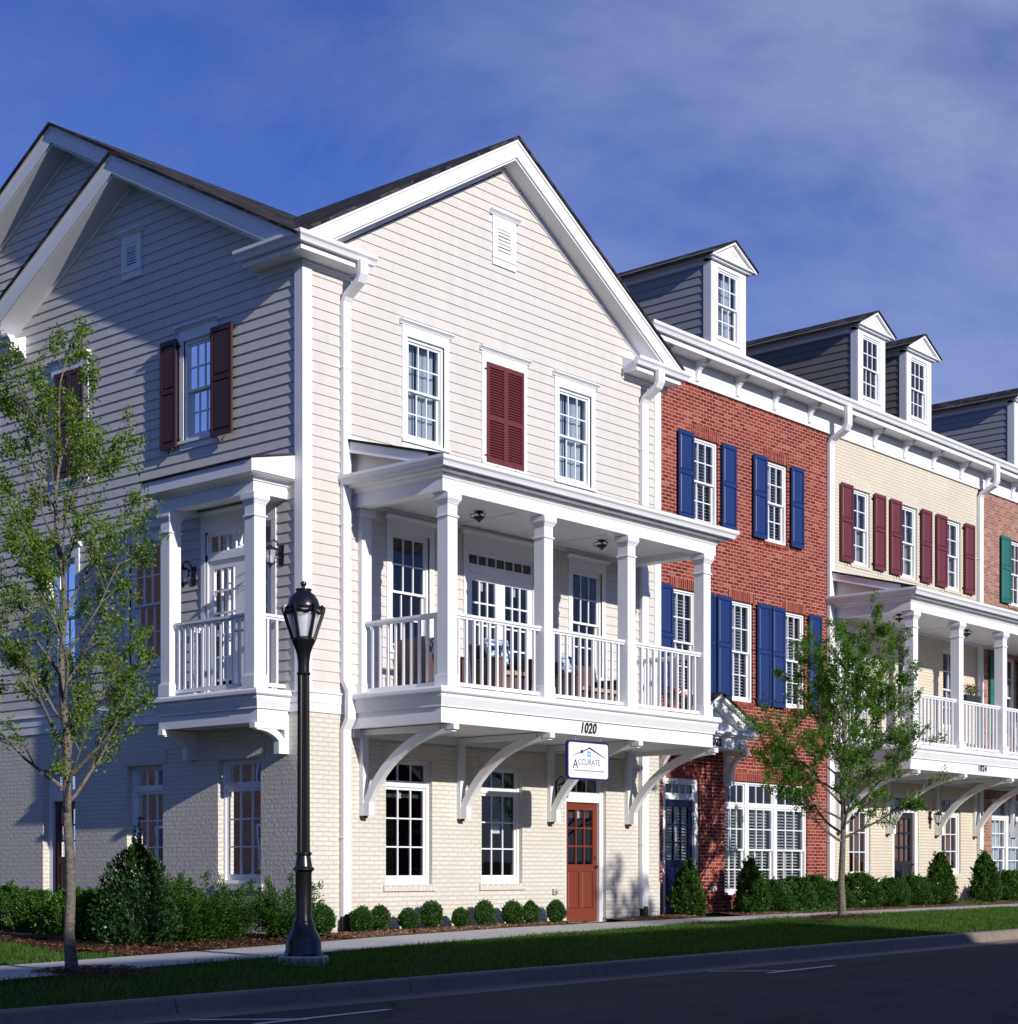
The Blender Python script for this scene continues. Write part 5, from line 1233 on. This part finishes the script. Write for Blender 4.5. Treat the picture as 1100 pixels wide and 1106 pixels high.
# ------------------------------------------------------------------ grass
def inside(xs, ys):
    f = np.interp(xs, [p[0] for p in FAR], [p[1] for p in FAR]); n = np.interp(xs, [p[0] for p in NEAR], [p[1] for p in NEAR])
    ok = (ys < n-.02) & (ys > KY+.01)
    ok |= (ys > f+.03) & (xs < -2.2) & (ys < 9) & (ys > (-1.0+(xs+4.9)*2.6) if False else (ys > f+.03)) & ((xs < -4.7) | (ys > -1.0+(xs+4.9)*2.6))
    for (cx, cy, r) in ((T1[0]+.15, T1[1]-.15, .58), (T2[0], T2[1], .88), (-4.04, -4.47, .3)): ok &= (xs-cx)**2+(ys-cy)**2 > r*r*(.85+.3*np.random.default_rng(1).random(len(xs)))
    return ok
def grass(n, x0, x1, y0, y1, h0, h1, w, name='grass'):
    xs = RNG.uniform(x0, x1, n); ys = RNG.uniform(y0, y1, n)
    k = inside(xs, ys); xs, ys = xs[k], ys[k]; n = len(xs)
    zs = np.array([ground_z(a, b) for a, b in zip(xs, ys)])-.01
    h = RNG.uniform(h0, h1, n)*(1+.25*np.sin(xs*2.1)*np.cos(ys*3)); a = RNG.uniform(0, 6.28, n); ln = RNG.normal(size=(n, 2))*.35*h[:, None]
    ww = w*RNG.uniform(.7, 1.3, n)
    b = np.stack([xs, ys, zs], 1); s = np.stack([np.cos(a)*ww/2, np.sin(a)*ww/2, 0*a], 1)
    tip = b+np.stack([ln[:, 0], ln[:, 1], h], 1); mid = b+np.stack([ln[:, 0]*.35, ln[:, 1]*.35, h*.6], 1)
    v = np.stack([b-s, b+s, mid+s*.7, tip, mid-s*.7], 1).reshape(-1, 3); fl = (np.arange(n)[:, None]*5+np.arange(5)).reshape(-1)
    me = bpy.data.meshes.new(name); me.vertices.add(5*n); me.vertices.foreach_set('co', v.reshape(-1)); me.loops.add(5*n); me.loops.foreach_set('vertex_index', fl)
    me.polygons.add(n); me.polygons.foreach_set('loop_start', np.arange(n)*5); me.polygons.foreach_set('loop_total', np.full(n, 5)); me.update(calc_edges=True); me.materials.append(M['grassblade'])
    o = bpy.data.objects.new(name, me); COL.objects.link(o); o['kind'] = 'stuff'; return o
grass(230000, -12, 9, KY, 4, .03, .075, .007)
grass(120000, 6, 30, KY, -1.9, .035, .08, .010)

# ------------------------------------------------------------------ street lamp
LX, LY = -4.04, -4.47; LZ = ground_z(LX, LY)
SL = thing('street_lamp', (LX, LY, LZ), 'black cast iron street lamp with fluted post and glass lantern on the grass strip', 'street lamp')
mb = MB(); mb.lathe([(.29, LZ-.1), (.29, LZ+.035), (.275, LZ+.05)], LX, LY, 'concrete', 28); mb.build('footing', SL, smooth=True)
mb = MB(); z = LZ+.05
mb.lathe([(.222, z), (.222, z+.04), (.208, z+.06), (.205, z+.17), (.185, z+.22), (.145, z+.29), (.125, z+.36), (.118, z+.38), (.118, z+.40)], LX, LY, 'black', 32)
mb.build('lamp_base', SL, smooth=True)
mb = MB(); mb.lathe([(.105, z+.40), (.098, z+.45), (.094, z+.50), (.094, z+.95), (.10, z+.97)], LX, LY, 'black', 24)
mb.lathe([(.10, z+.97), (.125, z+.99), (.125, z+1.01), (.10, z+1.03), (.085, z+1.12), (.078, z+1.15), (.095, z+1.17), (.095, z+1.19), (.078, z+1.20)], LX, LY, 'black', 24); mb.build('lower_post', SL, smooth=True)
mb = MB(); mb.lathe([(.074, z+1.20), (.068, 3.26)], LX, LY, 'black', 36, flute=1, fd=.14); mb.build('fluted_post', SL)
mb = MB(); mb.lathe([(.072, 3.25), (.080, 3.262), (.080, 3.275), (.066, 3.285), (.068, 3.40), (.082, 3.50), (.108, 3.58), (.128, 3.615), (.132, 3.63), (.14, 3.64), (.14, 3.66), (.12, 3.675), (.10, 3.68)], LX, LY, 'black', 28); mb.build('lantern_neck', SL, smooth=True)
mb = MB()
mb.lathe([(.178, 4.0), (.188, 4.03), (.185, 4.06), (.165, 4.12), (.13, 4.175), (.09, 4.205), (.085, 4.225), (.095, 4.23), (.095, 4.242), (.04, 4.25), (.018, 4.26), (.018, 4.275), (.03, 4.285), (.035, 4.305), (.03, 4.325), (.014, 4.335)], LX, LY, 'black', 32)
mb.build('lantern_dome', SL, smooth=True)
mb = MB()
for k in range(6):
    a = k*math.pi/3+.38; ca, sa = math.cos(a), math.sin(a)
    P = [(LX+ca*r_, LY+sa*r_, zz) for r_, zz in ((.125, 3.66), (.155, 3.76), (.195, 3.88), (.225, 3.98), (.23, 4.02), (.21, 4.045), (.185, 4.03), (.185, 4.00))]
    mb.tube(P, [.022, .021, .021, .024, .027, .023, .018, .014], 'black', 6)
    a2 = a+math.pi/3
    arc = []
    for j in range(9):
        q = j/8; aa = a+(a2-a)*q; rr_ = .20-.01*math.sin(math.pi*q); arc.append((LX+math.cos(aa)*rr_, LY+math.sin(aa)*rr_, 4.01-.045*math.sin(math.pi*q)))
    mb.tube(arc, .019, 'black', 5)
mb.build('lantern_cage', SL, smooth=True)
mb = MB(); mb.lathe([(.118, 3.685), (.145, 3.78), (.175, 3.9), (.185, 4.0)], LX, LY, 'lampglass', 24); g = mb.build('lamp_glass', SL, smooth=True, recalc=False)
mb = MB(); mb.lathe([(.05, 3.68), (.085, 3.70), (.10, 3.80), (.125, 3.92), (.11, 3.985)], LX, LY, 'bulb', 16); mb.build('lamp_lens', SL, smooth=True)

# ------------------------------------------------------------------ hanging sign
SY = -1.90
SG = thing('hanging_sign', (4.48, SY, 2.47), 'white house-logo sign with navy edge hanging under the porch beam', 'sign')
FS = Fr('F', SY-.02)
def rrect(u0, u1, z0, z1, r, k=6):
    P = []
    for cx, cz, a0 in ((u1-r, z0+r, -90), (u1-r, z1-r, 0), (u0+r, z1-r, 90), (u0+r, z0+r, 180)):
        for i in range(k+1): a = R(a0+90*i/k); P.append((cx+r*math.cos(a), cz+r*math.sin(a)))
    return P
mb = MB(FS); mb.prism(rrect(3.93, 5.02, 2.455, 3.085, .07), lambda a, c, t: (a, t, c), -.04, 0, 'signnavy'); bo = mb.build('sign_board', SG)
mb = MB(FS); mb.prism(rrect(3.962, 4.988, 2.487, 3.053, .05), lambda a, c, t: (a, t, c), .001, .004, 'signface'); mb.build('sign_face', SG)
mb = MB(FS)
def bar2(p, q, w, mat, d=.0055):
    p = np.array(p); q = np.array(q); dd = (q-p)/np.linalg.norm(q-p); nn = np.array([-dd[1], dd[0]])
    mb.prism([tuple(p+nn*w[0]/2), tuple(q+nn*w[1]/2), tuple(q-nn*w[1]/2), tuple(p-nn*w[0]/2)], lambda a, c, t: (a, t, c), .0045, d, mat)
bar2((4.07, 2.835), (4.50, 2.975), (.008, .022), 'signnavy'); bar2((4.49, 2.98), (4.92, 2.825), (.03, .01), 'signnavy'); bar2((4.27, 2.90), (4.33, 2.92), (.05, .05), 'signnavy', .006)
for i in (0, 1):
    for j in (0, 1): mb.box(4.435+i*.055, 4.480+i*.055, .0045, .0055, 2.855+j*.05-.02, 2.895+j*.05-.02, 'signcyan')
bar2((4.09, 2.605), (4.88, 2.605), (.016, .016), 'signgrey')
mb.build('sign_logo', SG)
text_mesh('sign_lettering', 'A', .205, (4.065, .0045, 2.64), FS, 'signnavy', SG, extrude=.0008, wscale=1.05)
text_mesh('sign_lettering', 'CCURATE', .135, (4.20, .0045, 2.70), FS, 'signgrey', SG, extrude=.0008, wscale=.95, bold=.0015)
text_mesh('sign_lettering', 'MORTGAGE', .062, (4.26, .0045, 2.635), FS, 'signlight', SG, extrude=.0008, wscale=1.1, spacing=1.55)
text_mesh('sign_lettering', 'DIV. BLDRS OF MORTGA INC.', .045, (4.09, .0045, 2.545), FS, 'signfaint', SG, extrude=.0008, wscale=1.12, spacing=1.1)
mb = MB()
for u in (4.16, 4.82):
    for k in range(4):
        zz = 3.10+k*.028; mb.tube([(u-.008, SY, zz), (u-.008, SY, zz+.03), (u+.008, SY, zz+.03), (u+.008, SY, zz), (u-.008, SY, zz)] if k % 2 else [(u, SY-.008, zz), (u, SY-.008, zz+.03), (u, SY+.008, zz+.03), (u, SY+.008, zz), (u, SY-.008, zz)], .003, 'steel', 4)
mb.build('chain', SG)

# ------------------------------------------------------------------ porch furniture
def cushion(mb, x0, x1, y0, y1, z0, z1, mat):
    pts = []; nx, ny = 6, 6; fs = []
    for k, zz in enumerate((z0, z1)):
        for i in range(nx+1):
            for j in range(ny+1):
                u, v = i/nx, j/ny; bl = (1-(2*u-1)**4)*(1-(2*v-1)**4); zm = (z0+z1)/2; pts.append((x0+(x1-x0)*u, y0+(y1-y0)*v, zm+(zz-zm)*(.45+.55*bl)))
    o = (nx+1)*(ny+1)
    for i in range(nx):
        for j in range(ny):
            a = i*(ny+1)+j; fs.append((a, a+1, a+ny+2, a+ny+1)); fs.append((o+a, o+a+ny+1, o+a+ny+2, o+a+1))
    rim = [i*(ny+1) for i in range(nx+1)]+[nx*(ny+1)+j for j in range(1, ny+1)]+[i*(ny+1)+ny for i in range(nx-1, -1, -1)]+[j for j in range(ny-1, 0, -1)]
    for a, b in zip(rim, rim[1:]+rim[:1]): fs.append((a, b, o+b, o+a))
    mb.add(pts, fs, mat)
def sofa(x, y, w, rz, label, cat, name):
    r = thing(name, (x, y, 3.701), label, cat); 
    def add(mb, nm, sm=False):
        o = mb.build(nm, None, smooth=sm); l = o.location.copy(); o.parent = r; o.location = l; return o
    D = .75
    b = MB(); b.box(-w/2, w/2, -D/2, D/2, .08, .34, 'wicker')
    for sx in (-1, 1):
        for sy in (-1, 1): b.box(sx*(w/2-.05)-.03, sx*(w/2-.05)+.03, sy*(D/2-.05)-.03, sy*(D/2-.05)+.03, 0, .08, 'wicker')
    add(b, 'seat_frame')
    b = MB(); b.prism([(D/2-.12, .34), (D/2, .34), (D/2+.08, .92), (D/2-.02, .92)], lambda a, c, t: (t, a, c), -w/2, w/2, 'wicker'); add(b, 'backrest')
    for sx in (-1, 1):
        b = MB(); x0 = sx*(w/2-.06); b.box(x0-.06, x0+.06, -D/2, D/2-.12, .341, .62, 'wicker'); b.box(x0-.08, x0+.08, -D/2-.02, D/2-.1, .62, .65, 'wicker'); add(b, 'armrest')
    b = MB(); n = max(1, round((w-.24)/.62)); cw = (w-.26)/n
    for i in range(n): cushion(b, -w/2+.13+i*cw, -w/2+.13+(i+1)*cw-.01, -D/2+.0, D/2-.14, .342, .47, 'cushion')
    add(b, 'seat_cushion', True)
    r.rotation_euler = (0, 0, rz); return r
sofa(2.30, -.50, .80, R(80), 'brown wicker armchair with aqua pillow at the left end of the porch', 'armchair', 'wicker_armchair')
sofa(6.1, -.55, 1.5, R(0), 'brown wicker sofa with tan cushions on the right of the porch', 'sofa', 'wicker_sofa')
sofa(3.25, -1.15, .72, R(-15), 'wicker armchair before the french doors with aqua print pillow', 'armchair', 'wicker_armchair')
def pillow(x, y, z, rz, tilt, label):
    b = MB(); cushion(b, -.22, .22, -.22, .22, -.07, .07, 'pillow'); o = b.build('pillow', None, smooth=True); o.location = (x, y, z); o.rotation_euler = (tilt, 0, rz); tag(o, label, 'pillow', 'aqua print pillows on the porch')
pillow(2.42, -.50, 4.47, R(80), R(70), 'aqua and white print pillow on the armchair at the left end of the porch')
pillow(3.23, -1.02, 4.45, R(-15), R(65), 'aqua print pillow on the armchair before the french doors')
pillow(5.75, -.42, 4.47, R(10), R(68), 'blue print pillow on the left of the wicker sofa')
def pot(x, y, z, label, fl='redflower', box=False):
    r = thing('flower_pot' if not box else 'flower_box', (x, y, z), label, 'flower pot' if not box else 'flower box')
    b = MB()
    if box: b.box(x-.35, x+.35, y-.09, y+.09, z, z+.15, 'ledgold')
    else: b.lathe([(.10, z), (.14, z+.22), (.155, z+.22), (.155, z+.26), (.12, z+.26)], x, y, 'terracotta', 14)
    b.build('pot', r, smooth=not box); n = 340; h = z+(.15 if box else .26)
    C = RNG.normal(size=(n, 3))*np.array([.2 if box else .09, .05 if box else .09, .06])+np.array([x, y, h+.10]); me = leaf_mesh('leaves', C-np.array([x, y, z]), rnd_dir(n)+np.array([0, 0, .6]), rnd_dir(n)+np.array([0, 0, 1]), RNG.uniform(.03, .06, n), RNG.uniform(.02, .035, n), 'cherry'); o = bpy.data.objects.new('leaves', me); COL.objects.link(o); o.parent = r
    n = 70; C = RNG.normal(size=(n, 3))*np.array([.2 if box else .09, .05 if box else .09, .04])+np.array([x, y, h+.19]); me = leaf_mesh('blossom', C-np.array([x, y, z]), rnd_dir(n), rnd_dir(n)+np.array([0, 0, 1]), RNG.uniform(.04, .07, n), RNG.uniform(.04, .06, n), fl); o = bpy.data.objects.new('blossom', me); COL.objects.link(o); o.parent = r
pot(7.45, -1.45, 3.70, 'potted red flowers at the right end of the cream house porch')
for x, lb in ((19.35, 'planter of orange flowers on the porch rail of the cream brick house'), (21.9+.0, 'planter of orange flowers on the rail at the right edge of the picture')):
    pot(x if x < 20 else 24.0, -1.30, 4.845, lb, 'orangeflower', True)

# ------------------------------------------------------------------ across the street (behind the camera; seen only as shade and reflections)
def block(name, label, x0, x1, y0, y1, h, mat, face, nst=3, step=None):
    r = thing(name, ((x0+x1)/2, (y0+y1)/2, -.3), label, 'building')
    b = MB(); b.box(x0, x1, y0, y1, -1.2, h, mat); b.build('wall', r)
    b = MB(); b.box(x0-.2, x1+.2, y0-.2, y1+.2, h, h+.25, 'trim'); b.build('parapet', r)
    zs = [1.0+3.3*i for i in range(nst)]
    for z in zs:
        if face in ('N', 'S'):
            yy = y1 if face == 'N' else y0; s = 1 if face == 'N' else -1
            for x in np.arange(x0+2, x1-2, 3.2):
                w = MB(); w.box(x, x+1.1, yy, yy+s*.05, z, z+1.8, 'white'); o = w.build('window', r); g = MB(); g.box(x+.1, x+1.0, yy+s*.051, yy+s*.06, z+.1, z+1.7, 'navy'); g.build('pane', o)
        else:
            xx = x1
            for y in np.arange(y0+2, y1-2, 3.2):
                w = MB(); w.box(xx, xx+.05, y, y+1.1, z, z+1.8, 'white'); o = w.build('window', r); g = MB(); g.box(xx+.051, xx+.06, y+.1, y+1.0, z+.1, z+1.7, 'navy'); g.build('pane', o)
    return r
TS = np.array([.155, 1.0, -.38])
block('brick_building', 'red brick block across the street behind the viewer', -52, 2.0, -46, -36, 12.1, 'rbrick', 'N')
block('brick_building', 'lower red brick block across the street behind the viewer', 2.2, 44, -46, -36, 10.2, 'rbrick', 'N')
b = MB(); b.prism([(2.0, 12.3), (2.2, 12.35), (4.4, 10.46), (2.2, 10.46)], lambda a, c, t: (a, t, c), -45.9, -36.1, 'rbrick'); b.build('shadow_wedge', bpy.data.objects['brick_building.001'])  # unseen wedge added to slant the shadow edge across the grass
block('brick_building', 'red brick block beyond the side street', -40, -27, 4, 44, 14.5, 'obrick', 'E')
tree('street_tree', 5.0, -19.5, 5.0, 8.2, 1.6, 4200, 'leaf2', 'young street tree across the street behind the viewer', 21, .10, 0, 14, (.06, .12), 1.1)

# ------------------------------------------------------------------ light, sky, camera
T = Vector((TS[0], TS[1], TS[2])).normalized()
sun = bpy.data.lights.new('sun', 'SUN'); sun.energy = 4.8; sun.angle = R(.5); sun.color = (1.0, .945, .87)
so = bpy.data.objects.new('sun', sun); COL.objects.link(so); so.rotation_euler = T.to_track_quat('-Z', 'Y').to_euler(); so.location = (-20, -40, 30)
w = bpy.data.worlds.new('World'); scene.world = w; w.use_nodes = True; nt = w.node_tree; bg = nt.nodes['Background']
sky = nt.nodes.new('ShaderNodeTexSky'); sky.sky_type = 'NISHITA'; sky.sun_disc = False; sky.sun_elevation = math.asin(-T.z); sky.sun_rotation = math.atan2(-T.x, -T.y) % (2*math.pi)
sky.air_density = 1.0; sky.dust_density = .3; sky.ozone_density = 4.5
tc = nt.nodes.new('ShaderNodeTexCoord')
mp = nt.nodes.new('ShaderNodeMapping'); mp.inputs['Scale'].default_value = (1.0, 1.0, 2.2); mp.inputs['Rotation'].default_value = (0, 0, R(30)); nt.links.new(tc.outputs['Generated'], mp.inputs[0])
n1 = nt.nodes.new('ShaderNodeTexNoise'); n1.inputs['Scale'].default_value = 3.2; n1.inputs['Detail'].default_value = 10; n1.inputs['Roughness'].default_value = .6; n1.inputs['Distortion'].default_value = .3; nt.links.new(mp.outputs[0], n1.inputs['Vector'])
cr = ramp(nt, n1.outputs[0], [(.36, (0, 0, 0)), (.68, (1, 1, 1))])
mul = nt.nodes.new('ShaderNodeMath'); mul.operation = 'MULTIPLY'; mul.inputs[1].default_value = .68
sx = nt.nodes.new('ShaderNodeSeparateXYZ'); nt.links.new(tc.outputs['Generated'], sx.inputs[0])
mr = nt.nodes.new('ShaderNodeMapRange'); mr.inputs[1].default_value = .52; mr.inputs[2].default_value = .90; mr.inputs[3].default_value = .28; mr.inputs[4].default_value = 1.0; nt.links.new(sx.outputs[0], mr.inputs[0])
m0 = nt.nodes.new('ShaderNodeMath'); m0.operation = 'MULTIPLY'; nt.links.new(cr.outputs[0], m0.inputs[0]); nt.links.new(mr.outputs[0], m0.inputs[1]); nt.links.new(m0.outputs[0], mul.inputs[0])
mx = nt.nodes.new('ShaderNodeMix'); mx.data_type = 'RGBA'; nt.links.new(mul.outputs[0], mx.inputs[0]); tint = nt.nodes.new('ShaderNodeMix'); tint.data_type = 'RGBA'; tint.blend_type = 'MULTIPLY'; tint.inputs[0].default_value = 1; tint.inputs[7].default_value = (.50, .62, 1.16, 1); nt.links.new(sky.outputs[0], tint.inputs[6]); nt.links.new(tint.outputs[2], mx.inputs[6]); mx.inputs[7].default_value = (4.2, 4.7, 7.0, 1)
nt.links.new(mx.outputs[2], bg.inputs['Color']); bg.inputs['Strength'].default_value = .105
cam = bpy.data.cameras.new('camera'); co = bpy.data.objects.new('camera', cam); COL.objects.link(co); scene.camera = co
co.location = (-17.592, -19.394, 1.0); co.rotation_euler = (R(90), 0, R(-(90-40.998)))
cam.sensor_fit = 'HORIZONTAL'; cam.sensor_width = 36; cam.lens = 36*1872.6/1100; cam.shift_x = 0; cam.shift_y = (939.7-553)/1100; cam.clip_end = 2000; cam.clip_start = .1
scene.render.engine = 'CYCLES'
scene.view_settings.view_transform = 'Standard'; scene.view_settings.look = 'None'; scene.view_settings.exposure = 0; scene.view_settings.gamma = 1
